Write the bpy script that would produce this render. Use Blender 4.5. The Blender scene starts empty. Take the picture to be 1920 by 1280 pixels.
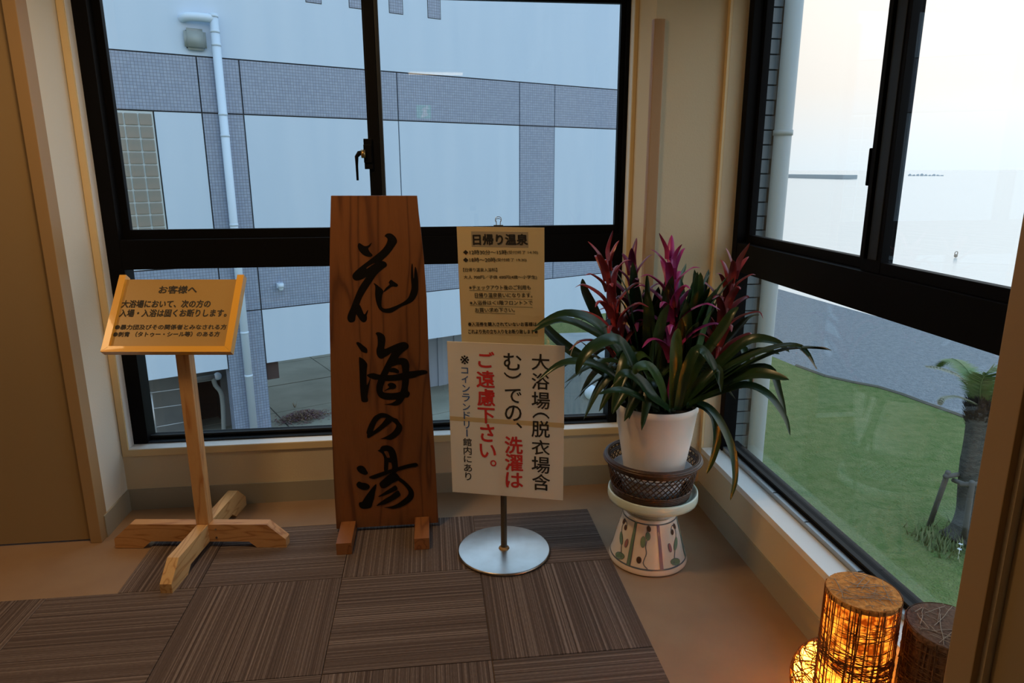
import bpy, bmesh, math, random
from mathutils import Vector, Matrix
from mathutils.geometry import tessellate_polygon
random.seed(7)
V = Vector
PI = math.pi
scene = bpy.context.scene
COL = scene.collection

# ------------------------------------------------------------------ camera
CAM = V((-.6494, -2.2847, 1.4354)); YAW, PITCH, ROLL, F = .11868, .241865, -.00299, 1295.53
_f = V((math.sin(YAW)*math.cos(PITCH), math.cos(YAW)*math.cos(PITCH), -math.sin(PITCH)))
_r0 = V((math.cos(YAW), -math.sin(YAW), 0)); _u0 = _r0.cross(_f)
_r = _r0*math.cos(ROLL)+_u0*math.sin(ROLL); _u = -_r0*math.sin(ROLL)+_u0*math.cos(ROLL)
cd = bpy.data.cameras.new('camera'); cam = bpy.data.objects.new('camera', cd); COL.objects.link(cam)
cam.matrix_world = Matrix(((_r.x, _u.x, -_f.x, CAM.x), (_r.y, _u.y, -_f.y, CAM.y), (_r.z, _u.z, -_f.z, CAM.z), (0, 0, 0, 1)))
cd.sensor_width = 36; cd.lens = F/1920*36; cd.clip_end = 6000; cd.clip_start = .02
cd.dof.use_dof = False
scene.camera = cam
def ray(x, y):
    return _r*((x-960)/F)+_u*((640-y)/F)+_f
def onp(x, y, ax, v):                       # point seen at a pixel on the plane axis = v
    r = ray(x, y); return CAM+r*((v-CAM[ax])/r[ax])
def onpl(x, y, P, n):
    r = ray(x, y); return CAM+r*((P-CAM).dot(n)/r.dot(n))

# ------------------------------------------------------------------ world, lights, exposure
vs = scene.view_settings
vs.view_transform = 'Standard'; vs.look = 'None'; vs.gamma = 1; vs.exposure = 0.0; vs.use_curve_mapping = False
scene.display_settings.display_device = 'sRGB'
w = bpy.data.worlds.new('dusk_sky'); scene.world = w; w.use_nodes = True
nt = w.node_tree; nt.nodes.clear()
tc = nt.nodes.new('ShaderNodeTexCoord'); sp = nt.nodes.new('ShaderNodeSeparateXYZ'); nt.links.new(tc.outputs['Generated'], sp.inputs[0])
rp = nt.nodes.new('ShaderNodeValToRGB'); nt.links.new(sp.outputs['Z'], rp.inputs[0])
cr = rp.color_ramp; cr.elements[0].position = 0; cr.elements[0].color = (.74, .82, .88, 1)
cr.elements[1].position = 1; cr.elements[1].color = (.50, .82, 1.12, 1)
for p, c in ((.03, (.78, .83, .87)), (.10, (.90, .85, .80)), (.2, (1.0, .935, .865)), (.32, (.88, .93, .98)), (.6, (.60, .86, 1.10))):
    e = cr.elements.new(p); e.color = (*c, 1)
bg = nt.nodes.new('ShaderNodeBackground'); nt.links.new(rp.outputs[0], bg.inputs[0]); 
dt = nt.nodes.new('ShaderNodeVectorMath'); dt.operation = 'DOT_PRODUCT'; dt.inputs[1].default_value = (.88, -.42, .2)   # brighter towards the sunset over the sea
nt.links.new(tc.outputs['Generated'], dt.inputs[0])
mr = nt.nodes.new('ShaderNodeMapRange'); mr.inputs['From Min'].default_value = -1; mr.inputs['From Max'].default_value = 1; mr.inputs['To Min'].default_value = .95; mr.inputs['To Max'].default_value = 1.62
nt.links.new(dt.outputs['Value'], mr.inputs[0]); nt.links.new(mr.outputs[0], bg.inputs[1])
ow = nt.nodes.new('ShaderNodeOutputWorld'); nt.links.new(bg.outputs[0], ow.inputs[0])
def area(name, loc, size, power, color, rot=(0, 0, 0)):
    l = bpy.data.lights.new(name, 'AREA'); l.energy = power; l.color = color; l.size = size
    o = bpy.data.objects.new(name, l); o.location = loc; o.rotation_euler = rot; COL.objects.link(o); return o
CEIL = 2.5
area('ceiling_light_glow', (-1.3, -.42, CEIL-.07), .3, 15, (1, .62, .28))
area('ceiling_light_glow.001', (-3.1, -.42, CEIL-.07), .3, 7, (1, .62, .28))

# ------------------------------------------------------------------ materials
def mat(name, col, rough=.6, metal=0., spec=.5, noise=None, bump=None, scale=(1, 1, 1), trans=0., coat=0.):
    m = bpy.data.materials.new(name); m.use_nodes = True; n = m.node_tree.nodes; L = m.node_tree.links
    b = n['Principled BSDF']; b.inputs['Base Color'].default_value = (*col, 1); b.inputs['Roughness'].default_value = rough
    b.inputs['Metallic'].default_value = metal; b.inputs['Specular IOR Level'].default_value = spec
    b.inputs['Coat Weight'].default_value = coat
    if noise or bump:
        t = n.new('ShaderNodeTexCoord'); mp = n.new('ShaderNodeMapping'); mp.inputs['Scale'].default_value = scale
        L.new(t.outputs['Object'], mp.inputs[0])
    if noise:                                # (scale, second colour, detail)
        z = n.new('ShaderNodeTexNoise'); z.inputs['Scale'].default_value = noise[0]; z.inputs['Detail'].default_value = noise[2] if len(noise) > 2 else 4
        z.inputs['Roughness'].default_value = noise[3] if len(noise) > 3 else .5; L.new(mp.outputs[0], z.inputs[0])
        r = n.new('ShaderNodeValToRGB'); r.color_ramp.elements[0].position = .35; r.color_ramp.elements[1].position = .65
        r.color_ramp.elements[0].color = (*col, 1); r.color_ramp.elements[1].color = (*noise[1], 1)
        L.new(z.outputs[0], r.inputs[0]); L.new(r.outputs[0], b.inputs['Base Color'])
    if bump:                                 # (scale, strength, distance)
        z2 = n.new('ShaderNodeTexNoise'); z2.inputs['Scale'].default_value = bump[0]; z2.inputs['Detail'].default_value = 3
        L.new(mp.outputs[0], z2.inputs[0]); bp = n.new('ShaderNodeBump'); bp.inputs['Strength'].default_value = bump[1]
        bp.inputs['Distance'].default_value = bump[2]; L.new(z2.outputs[0], bp.inputs['Height']); L.new(bp.outputs[0], b.inputs['Normal'])
    return m
def emit(name, col, s, noise=None):
    m = bpy.data.materials.new(name); m.use_nodes = True; n = m.node_tree.nodes; L = m.node_tree.links; n.clear()
    e = n.new('ShaderNodeEmission'); e.inputs[0].default_value = (*col, 1); e.inputs[1].default_value = s
    o = n.new('ShaderNodeOutputMaterial'); L.new(e.outputs[0], o.inputs[0])
    return m
def translucent(name, col, f=.35, rough=.6):
    m = bpy.data.materials.new(name); m.use_nodes = True; n = m.node_tree.nodes; L = m.node_tree.links
    b = n['Principled BSDF']; b.inputs['Base Color'].default_value = (*col, 1); b.inputs['Roughness'].default_value = rough
    t = n.new('ShaderNodeBsdfTranslucent'); t.inputs[0].default_value = (*col, 1)
    x = n.new('ShaderNodeMixShader'); x.inputs[0].default_value = f
    L.new(b.outputs[0], x.inputs[1]); L.new(t.outputs[0], x.inputs[2]); L.new(x.outputs[0], n['Material Output'].inputs[0])
    return m
def wood(name, c1, c2, scale, rough=.45, axis='Z', rings=3.0, dist=5.):
    m = bpy.data.materials.new(name); m.use_nodes = True; n = m.node_tree.nodes; L = m.node_tree.links
    b = n['Principled BSDF']; b.inputs['Roughness'].default_value = rough
    t = n.new('ShaderNodeTexCoord'); mp = n.new('ShaderNodeMapping'); L.new(t.outputs['Object'], mp.inputs[0])
    mp.inputs['Scale'].default_value = {'Z': (1, 1, .09), 'X': (.09, 1, 1), 'Y': (1, .09, 1)}[axis]
    z = n.new('ShaderNodeTexNoise'); z.inputs['Scale'].default_value = scale; z.inputs['Detail'].default_value = 2
    L.new(mp.outputs[0], z.inputs[0])
    ma = n.new('ShaderNodeMath'); ma.operation = 'MULTIPLY'; ma.inputs[1].default_value = rings*6; L.new(z.outputs[0], ma.inputs[0])
    fr = n.new('ShaderNodeMath'); fr.operation = 'PINGPONG'; fr.inputs[1].default_value = 1; L.new(ma.outputs[0], fr.inputs[0])
    z2 = n.new('ShaderNodeTexNoise'); z2.inputs['Scale'].default_value = scale*28; L.new(mp.outputs[0], z2.inputs[0])
    ad = n.new('ShaderNodeMath'); ad.operation = 'MULTIPLY_ADD'; ad.inputs[1].default_value = .45; L.new(z2.outputs[0], ad.inputs[0]); 
    pw = n.new('ShaderNodeMath'); pw.operation = 'POWER'; pw.inputs[1].default_value = dist; L.new(fr.outputs[0], pw.inputs[0]); L.new(pw.outputs[0], ad.inputs[2])
    r = n.new('ShaderNodeValToRGB'); r.color_ramp.elements[0].position = .15; r.color_ramp.elements[1].position = 1.2 if False else 1.0
    r.color_ramp.elements[0].color = (*c1, 1); r.color_ramp.elements[1].color = (*c2, 1)
    L.new(ad.outputs[0], r.inputs[0]); L.new(r.outputs[0], b.inputs['Base Color'])
    return m
def grid_tiles(name, c1, c2, line, pitch, lw):
    m = bpy.data.materials.new(name); m.use_nodes = True; n = m.node_tree.nodes; L = m.node_tree.links
    b = n['Principled BSDF']; b.inputs['Roughness'].default_value = .35
    t = n.new('ShaderNodeTexCoord'); s = n.new('ShaderNodeSeparateXYZ'); L.new(t.outputs['Object'], s.inputs[0])
    fl = []; ms = []
    for k in ('X', 'Z'):
        d = n.new('ShaderNodeMath'); d.operation = 'DIVIDE'; d.inputs[1].default_value = pitch; L.new(s.outputs[k], d.inputs[0])
        a = n.new('ShaderNodeMath'); a.operation = 'ADD'; a.inputs[1].default_value = 400.; L.new(d.outputs[0], a.inputs[0])
        f = n.new('ShaderNodeMath'); f.operation = 'FRACT'; L.new(a.outputs[0], f.inputs[0])
        g = n.new('ShaderNodeMath'); g.operation = 'LESS_THAN'; g.inputs[1].default_value = lw; L.new(f.outputs[0], g.inputs[0]); ms.append(g)
        h = n.new('ShaderNodeMath'); h.operation = 'FLOOR'; L.new(a.outputs[0], h.inputs[0]); fl.append(h)
    mx = n.new('ShaderNodeMath'); mx.operation = 'MAXIMUM'; L.new(ms[0].outputs[0], mx.inputs[0]); L.new(ms[1].outputs[0], mx.inputs[1])
    cb = n.new('ShaderNodeCombineXYZ'); L.new(fl[0].outputs[0], cb.inputs[0]); L.new(fl[1].outputs[0], cb.inputs[1])
    wn = n.new('ShaderNodeTexWhiteNoise'); L.new(cb.outputs[0], wn.inputs[0])
    m1 = n.new('ShaderNodeMix'); m1.data_type = 'RGBA'; m1.inputs['A'].default_value = (*c1, 1); m1.inputs['B'].default_value = (*c2, 1); L.new(wn.outputs['Value'], m1.inputs['Factor'])
    m2 = n.new('ShaderNodeMix'); m2.data_type = 'RGBA'; L.new(m1.outputs['Result'], m2.inputs['A']); m2.inputs['B'].default_value = (*line, 1); L.new(mx.outputs[0], m2.inputs['Factor'])
    L.new(m2.outputs['Result'], b.inputs['Base Color'])
    return m
def carpet_mat(name):
    m = bpy.data.materials.new(name); m.use_nodes = True; n = m.node_tree.nodes; L = m.node_tree.links
    b = n['Principled BSDF']; b.inputs['Roughness'].default_value = .95; b.inputs['Specular IOR Level'].default_value = .15
    t = n.new('ShaderNodeTexCoord'); s = n.new('ShaderNodeSeparateXYZ'); L.new(t.outputs['Object'], s.inputs[0])
    oi = n.new('ShaderNodeObjectInfo'); k = n.new('ShaderNodeMath'); k.operation = 'MULTIPLY_ADD'; k.inputs[1].default_value = 17.; L.new(oi.outputs['Random'], k.inputs[0]); L.new(s.outputs['X'], k.inputs[2])
    def band(sc, det):
        z = n.new('ShaderNodeTexNoise'); z.noise_dimensions = '1D'; z.inputs['Scale'].default_value = sc; z.inputs['Detail'].default_value = det; z.inputs['Roughness'].default_value = .8
        L.new(k.outputs[0], z.inputs['W']); return z
    z1 = band(105, 2.5)
    z1b = band(9, 1.)
    fx = n.new('ShaderNodeMath'); fx.operation = 'MULTIPLY_ADD'; fx.inputs[1].default_value = .22; L.new(z1b.outputs[0], fx.inputs[0]); L.new(z1.outputs[0], fx.inputs[2])
    cb = n.new('ShaderNodeCombineXYZ'); L.new(s.outputs['X'], cb.inputs[0]); L.new(s.outputs['Y'], cb.inputs[1])
    mp = n.new('ShaderNodeMapping'); mp.inputs['Scale'].default_value = (260, 60, 1); L.new(cb.outputs[0], mp.inputs[0])
    z3 = n.new('ShaderNodeTexNoise'); z3.inputs['Scale'].default_value = 1; L.new(mp.outputs[0], z3.inputs[0])
    f2 = n.new('ShaderNodeMath'); f2.operation = 'MULTIPLY_ADD'; f2.inputs[1].default_value = .18; L.new(z3.outputs[0], f2.inputs[0]); L.new(fx.outputs[0], f2.inputs[2])
    r = n.new('ShaderNodeValToRGB'); e = r.color_ramp.elements
    e[0].position = .48; e[0].color = (.070, .050, .044, 1); e[1].position = .90; e[1].color = (.25, .195, .170, 1)
    q = e.new(.70); q.color = (.118, .086, .074, 1)
    L.new(f2.outputs[0], r.inputs[0]); L.new(r.outputs[0], b.inputs['Base Color'])
    bp = n.new('ShaderNodeBump'); bp.inputs['Strength'].default_value = .6; bp.inputs['Distance'].default_value = .004; L.new(f2.outputs[0], bp.inputs['Height']); L.new(bp.outputs[0], b.inputs['Normal'])
    return m
def glass_mat(name, tint=(.97, .985, .985), dirt=0.0):
    m = bpy.data.materials.new(name); m.use_nodes = True; n = m.node_tree.nodes; L = m.node_tree.links; n.clear()
    t = n.new('ShaderNodeBsdfTransparent'); t.inputs[0].default_value = (*tint, 1)
    g = n.new('ShaderNodeBsdfGlossy'); g.inputs['Roughness'].default_value = 0.0
    f = n.new('ShaderNodeFresnel'); ge = n.new('ShaderNodeNewGeometry')
    mi = n.new('ShaderNodeMath'); mi.operation = 'MULTIPLY_ADD'; mi.inputs[1].default_value = 1/1.45-1.45; mi.inputs[2].default_value = 1.45   # same ratio from both sides of the pane
    L.new(ge.outputs['Backfacing'], mi.inputs[0]); L.new(mi.outputs[0], f.inputs[0])
    x = n.new('ShaderNodeMixShader'); o = n.new('ShaderNodeOutputMaterial')
    L.new(f.outputs[0], x.inputs[0]); L.new(t.outputs[0], x.inputs[1]); L.new(g.outputs[0], x.inputs[2])
    L.new(x.outputs[0], o.inputs[0])
    return m
M = dict(
    wall=mat('cream_wallpaper', (.66, .55, .38), .85, bump=(140, .25, .002)),
    wallwhite=mat('white_wallpaper', (.72, .70, .63), .85, bump=(140, .25, .002)),
    ceil=mat('ceiling_paint', (.75, .72, .66), .9),
    casing=mat('warm_lit_casing', (.78, .60, .33), .45),  # yellow carries the warm indoor light caught by the casing faces
    sill=mat('white_sill', (.88, .88, .87), .4),
    doorm=mat('tan_door', (.33, .235, .125), .55, bump=(60, .1, .001)),
    doorcase=mat('tan_door_casing', (.38, .25, .125), .5),
    base=mat('grey_baseboard', (.35, .32, .25), .6),
    vinyl=mat('beige_vinyl_floor', (.33, .215, .13), .55, noise=(7, (.30, .19, .115)), bump=(500, .3, .001)),
    carpet=carpet_mat('striped_carpet'),
    alu=mat('black_aluminium', (.005, .005, .006), .5, spec=.06),
    alu2=mat('dark_grey_aluminium', (.022, .027, .034), .4, spec=.2),
    silver=mat('silver_aluminium', (.42, .45, .48), .35, .7),
    rubber=mat('black_gasket', (.01, .01, .01), .7),
    glass=glass_mat('window_glass'),
    brass=mat('brass', (.35, .24, .10), .35, .9),
    guard=wood('guard_wood', (.40, .225, .10), (.46, .27, .13), 5, .5),
    panelw=mat('brushed_brown_plate', (.43, .27, .085), .35, noise=(60, (.39, .235, .07)), scale=(1, 40, 40)),
    varnish=mat('varnished_trim', (.80, .41, .04), .35, coat=.3),
    pine=wood('pine', (.60, .34, .14), (.42, .19, .065), 14, .5, 'Z', 2.2),
    pinex=wood('pine_x', (.58, .31, .125), (.38, .165, .055), 14, .5, 'X', 2.6),
    piney=wood('pine_y', (.68, .44, .20), (.48, .25, .09), 14, .5, 'Y', 2.2),
    cedar=wood('cedar_board', (.200, .072, .020), (.105, .034, .010), 9, .45, 'Z', 2.4, 4.),
    cedary=wood('cedar_foot', (.30, .115, .035), (.18, .062, .02), 12, .45, 'Y', 2.0),
    ink=mat('black_ink', (.005, .004, .003), .6, spec=.12),
    black=mat('black_print', (.018, .015, .012), .6), red=mat('red_print', (.60, .03, .025), .6), blue=mat('blue_print', (.03, .10, .30), .6),
    paper=translucent('yellowed_paper', (.78, .61, .33), .25), paper2=translucent('cream_placard', (.88, .80, .68), .32),
    highlight=mat('grey_print_band', (.36, .29, .19), .7),
    tape=mat('beige_tape', (.60, .46, .24), .3),
    steel=mat('worn_steel', (.62, .63, .64), .32, .95, noise=(9, (.50, .50, .50)), bump=(20, .12, .003)),
    steeledge=mat('steel_edge', (.35, .30, .25), .28, .95), pole=mat('dark_pole', (.11, .085, .06), .4, .5), rust=mat('rusty_weld', (.25, .14, .06), .6, .4, noise=(60, (.45, .32, .15))),
    wire=mat('wire', (.5, .5, .5), .25, 1.), pot=mat('white_plastic_pot', (.88, .82, .76), .38), soil=mat('soil', (.03, .02, .012), .95, bump=(60, 1, .01)),
    rattan=mat('rattan', (.075, .030, .013), .4, noise=(80, (.04, .017, .008))), celadon=mat('celadon_glaze', (.60, .68, .58), .18, coat=.5),
    ceramic=mat('cream_ceramic', (.80, .68, .56), .22, coat=.4), saucer=mat('pale_saucer', (.55, .60, .68), .3),
    gblue=mat('blue_glaze_line', (.12, .14, .17), .3), ggreen=mat('green_glaze', (.16, .25, .17), .3), gbrown=mat('brown_glaze', (.10, .045, .025), .3), gpurple=mat('purple_glaze', (.12, .10, .22), .3), gpink=mat('pink_glaze', (.40, .17, .16), .3),
)
def leaf_mat(name, c1, c2, rough=.3, tip=None):
    m = mat(name, c1, rough, noise=(9, c2), scale=(1, 1, 1)); return m
M['leaf'] = leaf_mat('dark_green_leaf', (.012, .036, .012), (.026, .060, .018)); M['leaf2'] = leaf_mat('light_green_leaf', (.035, .085, .02), (.07, .12, .03))
M['dry'] = leaf_mat('dry_leaf', (.30, .24, .16), (.18, .15, .08), .5)
M['bred'] = leaf_mat('red_bract', (.36, .04, .045), (.20, .03, .04), .35); M['bmag'] = leaf_mat('magenta_bract', (.42, .035, .19), (.26, .025, .13), .35); M['bpur'] = leaf_mat('purple_bract', (.13, .02, .085), (.20, .03, .09), .35)

# ------------------------------------------------------------------ helpers
def newbm(): return bmesh.new()
def box(bm, a, b, bev=0.):
    a = V(a); b = V(b); c = (a+b)/2; d = b-a
    r = bmesh.ops.create_cube(bm, size=1.0, matrix=Matrix.Translation(c) @ Matrix.Diagonal((abs(d.x), abs(d.y), abs(d.z), 1)))
    if bev:
        es = set(); [es.update(v.link_edges) for v in r['verts']]
        bmesh.ops.bevel(bm, geom=list(es), offset=bev, segments=2, affect='EDGES', profile=.6)
    return bm
def obox(bm, c, ex, ey, ez, dx, dy, dz, bev=0.):      # oriented box
    m = Matrix(((ex.x*dx, ey.x*dy, ez.x*dz, c.x), (ex.y*dx, ey.y*dy, ez.y*dz, c.y), (ex.z*dx, ey.z*dy, ez.z*dz, c.z), (0, 0, 0, 1)))
    r = bmesh.ops.create_cube(bm, size=1.0, matrix=m)
    if bev:
        es = set(); [es.update(v.link_edges) for v in r['verts']]
        bmesh.ops.bevel(bm, geom=list(es), offset=bev, segments=1, affect='EDGES')
    return bm
def prism(bm, pts, thick):                            # closed outline (3d points) given thickness vector
    t = V(thick); n = len(pts)
    a = [bm.verts.new(V(p)) for p in pts]; b = [bm.verts.new(V(p)+t) for p in pts]
    bm.faces.new(a); bm.faces.new(b[::-1])
    for i in range(n): bm.faces.new((a[i], b[i], b[(i+1) % n], a[(i+1) % n]))
    bmesh.ops.recalc_face_normals(bm, faces=bm.faces); return bm
def lathe(bm, prof, c=(0, 0), n=48, cap=True):
    c = V((c[0], c[1], 0)); rings = []
    for r, z in prof:
        rings.append([bm.verts.new(c+V((r*math.cos(2*PI*i/n), r*math.sin(2*PI*i/n), z))) for i in range(n)] if r > 1e-6 else [bm.verts.new(c+V((0, 0, z)))])
    for p, q in zip(rings, rings[1:]):
        for i in range(n):
            j = (i+1) % n
            if len(p) == 1 and len(q) == 1: continue
            if len(p) == 1: bm.faces.new((p[0], q[i], q[j]))
            elif len(q) == 1: bm.faces.new((p[i], p[j], q[0]))
            else: bm.faces.new((p[i], p[j], q[j], q[i]))
    bmesh.ops.recalc_face_normals(bm, faces=bm.faces); return bm
def tube(bm, pts, rad, n=8, cap=True):
    pts = [V(p) for p in pts]; rings = []; prev = None
    for i, p in enumerate(pts):
        t = (pts[min(i+1, len(pts)-1)]-pts[max(i-1, 0)]).normalized()
        if prev is None:
            a = t.orthogonal().normalized()
        else:
            a = (prev-t*prev.dot(t)).normalized()
        prev = a; b = t.cross(a); r = rad[i] if isinstance(rad, (list, tuple)) else rad
        rings.append([bm.verts.new(p+(a*math.cos(2*PI*k/n)+b*math.sin(2*PI*k/n))*r) for k in range(n)])
    for p, q in zip(rings, rings[1:]):
        for k in range(n): bm.faces.new((p[k], p[(k+1) % n], q[(k+1) % n], q[k]))
    if cap: bm.faces.new(rings[0][::-1]); bm.faces.new(rings[-1])
    return bm
def crom(P, k=4, closed=False):
    P = [V(p) for p in P]; out = []; n = len(P)
    rng = range(n) if closed else range(n-1)
    for i in rng:
        if closed: p0, p1, p2, p3 = P[i-1], P[i], P[(i+1) % n], P[(i+2) % n]
        else: p0, p1, p2, p3 = P[max(i-1, 0)], P[i], P[i+1], P[min(i+2, n-1)]
        for j in range(k):
            t = j/k
            out.append(.5*((2*p1)+(p2-p0)*t+(2*p0-5*p1+4*p2-p3)*t*t+(3*p1-3*p2+p3-p0)*t*t*t))
    if not closed: out.append(P[-1])
    return out
def world_loc(o):
    l = V((0, 0, 0))
    while o: l = l+o.location; o = o.parent
    return l
def obj(name, bm, m, parent=None, smooth=False, kind=None, label=None, origin=None):
    me = bpy.data.meshes.new(name)
    off = world_loc(parent) if parent else V((0, 0, 0))
    loc = V((0, 0, 0))
    if origin is not None: loc = V(origin)-off
    bmesh.ops.translate(bm, verts=bm.verts, vec=-(off+loc))
    bm.to_mesh(me); bm.free()
    if smooth:
        me.polygons.foreach_set('use_smooth', [True]*len(me.polygons)); me.update()
        if smooth == 'auto': me.set_sharp_from_angle(angle=math.radians(40))
    me.materials.append(m)
    o = bpy.data.objects.new(name, me); COL.objects.link(o); o.location = loc
    if parent: o.parent = parent
    if kind: o['kind'] = kind
    if label: o['label'] = label
    return o
def thing(name, label, cat, loc=(0, 0, 0), group=None, kind=None):
    o = bpy.data.objects.new(name, None); o.empty_display_size = .1; COL.objects.link(o); o.location = loc
    if label: o['label'] = label
    if cat: o['category'] = cat
    if group: o['group'] = group
    if kind: o['kind'] = kind
    return o
def tag(o, label, cat, group=None):
    o['label'] = label; o['category'] = cat
    if group: o['group'] = group
    return o
# lettering -----------------------------------------------------------
_gc = {}
def text_mesh(s, bold=0.):
    k = (s, bold)
    if k not in _gc:
        cu = bpy.data.curves.new('t', 'FONT'); cu.body = s; cu.size = 1; cu.offset = bold; cu.resolution_u = 3
        o = bpy.data.objects.new('t', cu); COL.objects.link(o)
        dg = bpy.context.evaluated_depsgraph_get(); dg.update()
        me = bpy.data.meshes.new_from_object(o.evaluated_get(dg))
        vs_ = [v.co.copy() for v in me.vertices]; fs = [tuple(p.vertices) for p in me.polygons]
        bpy.data.objects.remove(o); bpy.data.curves.remove(cu); bpy.data.meshes.remove(me)
        _gc[k] = (vs_, fs)
    return _gc[k]
def put_text(bm, s, O, ex, ey, w, h, bold=0., rot=0, fit=True):
    """lay the string s with its box's lower left corner at O, w wide and h high along unit vectors ex, ey"""
    vs_, fs = text_mesh(s, 0.)
    if not vs_: return
    if rot: vs_ = [V((v.y, -v.x, 0)) if rot == 1 else V((-v.y, v.x, 0)) for v in vs_]
    x0 = min(v.x for v in vs_); x1 = max(v.x for v in vs_); y0 = min(v.y for v in vs_); y1 = max(v.y for v in vs_)
    nn = ex.cross(ey).normalized(); q = bold*h*(1.0 if len(s) > 1 else .9)      # heavier strokes: slightly shifted copies
    for k, (dx, dy) in enumerate(((0, 0),) if not bold else ((-1, 0), (1, 0), (0, 1), (0, -1), (.7, .7), (-.7, -.7), (-.7, .7), (.7, -.7))[:8 if bold > .02 else 4]):
        nv = [bm.verts.new(O+ex*((v.x-x0)/(x1-x0)*w+dx*q)+ey*((v.y-y0)/(y1-y0)*h+dy*q)+nn*(k*.00004)) for v in vs_]
        for f in fs:
            try: bm.faces.new([nv[i] for i in f])
            except ValueError: pass

# ------------------------------------------------------------------ room shell
def struct(name, bm, m, parent=None, **k):
    o = obj(name, bm, m, parent, **k)
    if not parent: o['kind'] = 'structure'
    return o
YB, XL, XR, YC, XC, YD, YE, XD = .66, -1.985, .505, .43, .222, .39, -1.384, .20
XMIN, YMIN = -4.3, -4.7
WY = YB+.17; WX = XR+.15
b = newbm(); box(b, (XMIN-.1, YMIN-.1, -.12), (XR+.1, YB+.1, 0)); floor = struct('floor', b, M['vinyl'])
b = newbm(); box(b, (XMIN-.1, YMIN-.1, CEIL), (WX, WY, CEIL+.12)); struct('ceiling', b, M['ceil'])
b = newbm()
box(b, (XL-.1, YB, -.12), (XC, WY, .25)); box(b, (XL-.1, YB, 2.19), (XC, WY, CEIL)); box(b, (XL-.1, YB, .25), (XL, WY, 2.19))
struct('wall_back', b, M['wall'])
b = newbm(); box(b, (XC, YC, -.12), (WX, WY, CEIL)); struct('wall_corner', b, M['wall'])
b = newbm(); box(b, (XR, YE-.02, -.12), (WX, YC, .255)); box(b, (XR, YE-.02, 2.19), (WX, YC, CEIL)); struct('wall_right', b, M['wall'])
b = newbm(); box(b, (XL-.036, YD+.001, 0), (XL, YB, CEIL)); struct('wall_left', b, M['wallwhite'])
b = newbm(); box(b, (XMIN, YD, 0), (-2.95, YD+.12, CEIL)); box(b, (-2.95, YD, 2.25), (XL-.036, YD+.12, CEIL)); struct('wall_left_door', b, M['wall'])
b = newbm(); box(b, (XD, YE-.06, 0), (WX, YE-.005, CEIL)); struct('wall_right_return', b, M['wall'])
b = newbm(); box(b, (XD, YMIN, 0), (XD+.12, YE-1.0, CEIL)); box(b, (XD, YE-1.0, 2.25), (XD+.12, YE-.06, CEIL)); struct('wall_right_door', b, M['wall'])
b = newbm(); box(b, (XMIN-.1, YMIN-.1, 0), (XD+.12, YMIN, CEIL)); struct('wall_rear', b, M['wall'])
b = newbm(); box(b, (XMIN-.1, YMIN, 0), (XMIN, YD+.12, CEIL)); struct('wall_far_left', b, M['wall'])
# baseboards
BH = .095
b = newbm(); box(b, (XL, YB-.008, 0), (XC, YB, BH)); struct('baseboard_back', b, M['base'])
b = newbm(); box(b, (XC, YC-.008, 0), (XR, YC, BH)); box(b, (XC-.008, YC, 0), (XC, YB-.008, BH)); struct('baseboard_corner', b, M['base'])
b = newbm(); box(b, (XR-.008, YE, 0), (XR, YC-.008, BH+.005)); struct('baseboard_right', b, M['base'])
b = newbm(); box(b, (XL, YD+.03, 0), (XL+.008, YB-.008, BH)); struct('baseboard_left', b, M['base'])
# doors
d1 = thing('door_1', None, None, (-2.5, YD, 0), kind='structure')
b = newbm(); box(b, (-2.94, YD+.01, .008), (-2.028, YD+.05, 2.2)); obj('door_panel', b, M['doorm'], d1)
b = newbm(); box(b, (-2.024, YD-.012, 0), (-1.982, YD+.06, 2.25), .002); obj('door_frame', b, M['doorcase'], d1)
d2 = thing('door_2', None, None, (XD, -1.9, 0), kind='structure')
b = newbm(); box(b, (XD-.012, YE-.052, 0), (XD+.06, YE, 2.25), .002); obj('door_frame', b, M['doorcase'], d2)
b = newbm(); box(b, (XD+.012, YE-1.0, .008), (XD+.05, YE-.062, 2.2)); obj('door_panel', b, M['doorm'], d2)
# casings round the windows
t1 = thing('trim_1', None, None, (-.9, YB, .25), kind='structure')
b = newbm(); box(b, (XL+.003, YB-.006, .25), (-1.956, YB+.003, 2.19)); obj('casing', b, M['casing'], t1)
b = newbm(); box(b, (XL+.003, YB+.003, .25), (-1.955, .716, 2.19)); obj('reveal_board', b, M['sill'], t1)
b = newbm(); box(b, (.2055, YB-.006, .25), (XC-.001, YB+.003, 2.19)); obj('casing', b, M['casing'], t1)
b = newbm(); box(b, (.2045, YB+.003, .25), (XC-.001, .716, 2.19)); obj('reveal_board', b, M['sill'], t1)
b = newbm(); box(b, (-1.955, YB-.006, .25), (.2045, .716, .282), .001); obj('sill_board', b, M['sill'], t1)
b = newbm(); box(b, (-1.955, YB-.006, 2.16), (.2045, .716, 2.19)); obj('casing', b, M['casing'], t1)
b = newbm(); box(b, (-1.955, YB-.0085, .2505), (.2045, YB-.0055, .279)); obj('sill_edge', b, M['casing'], t1)
t2 = thing('trim_2', None, None, (XR, -.4, .25), kind='structure')
b = newbm(); box(b, (XR-.006, .406, .24), (XR+.004, YC-.0005, 2.19)); obj('casing', b, M['casing'], t2)
b = newbm(); box(b, (XR+.004, .405, .24), (.572, YC-.0005, 2.19)); obj('reveal_board', b, M['wall'], t2)
b = newbm(); box(b, (XR-.006, YE, .24), (.578, .405, .265), .001); obj('sill_board', b, M['sill'], t2)
b = newbm(); box(b, (XR-.006, YE, 2.16), (.572, .405, 2.19)); obj('casing', b, M['casing'], t2)
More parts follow.
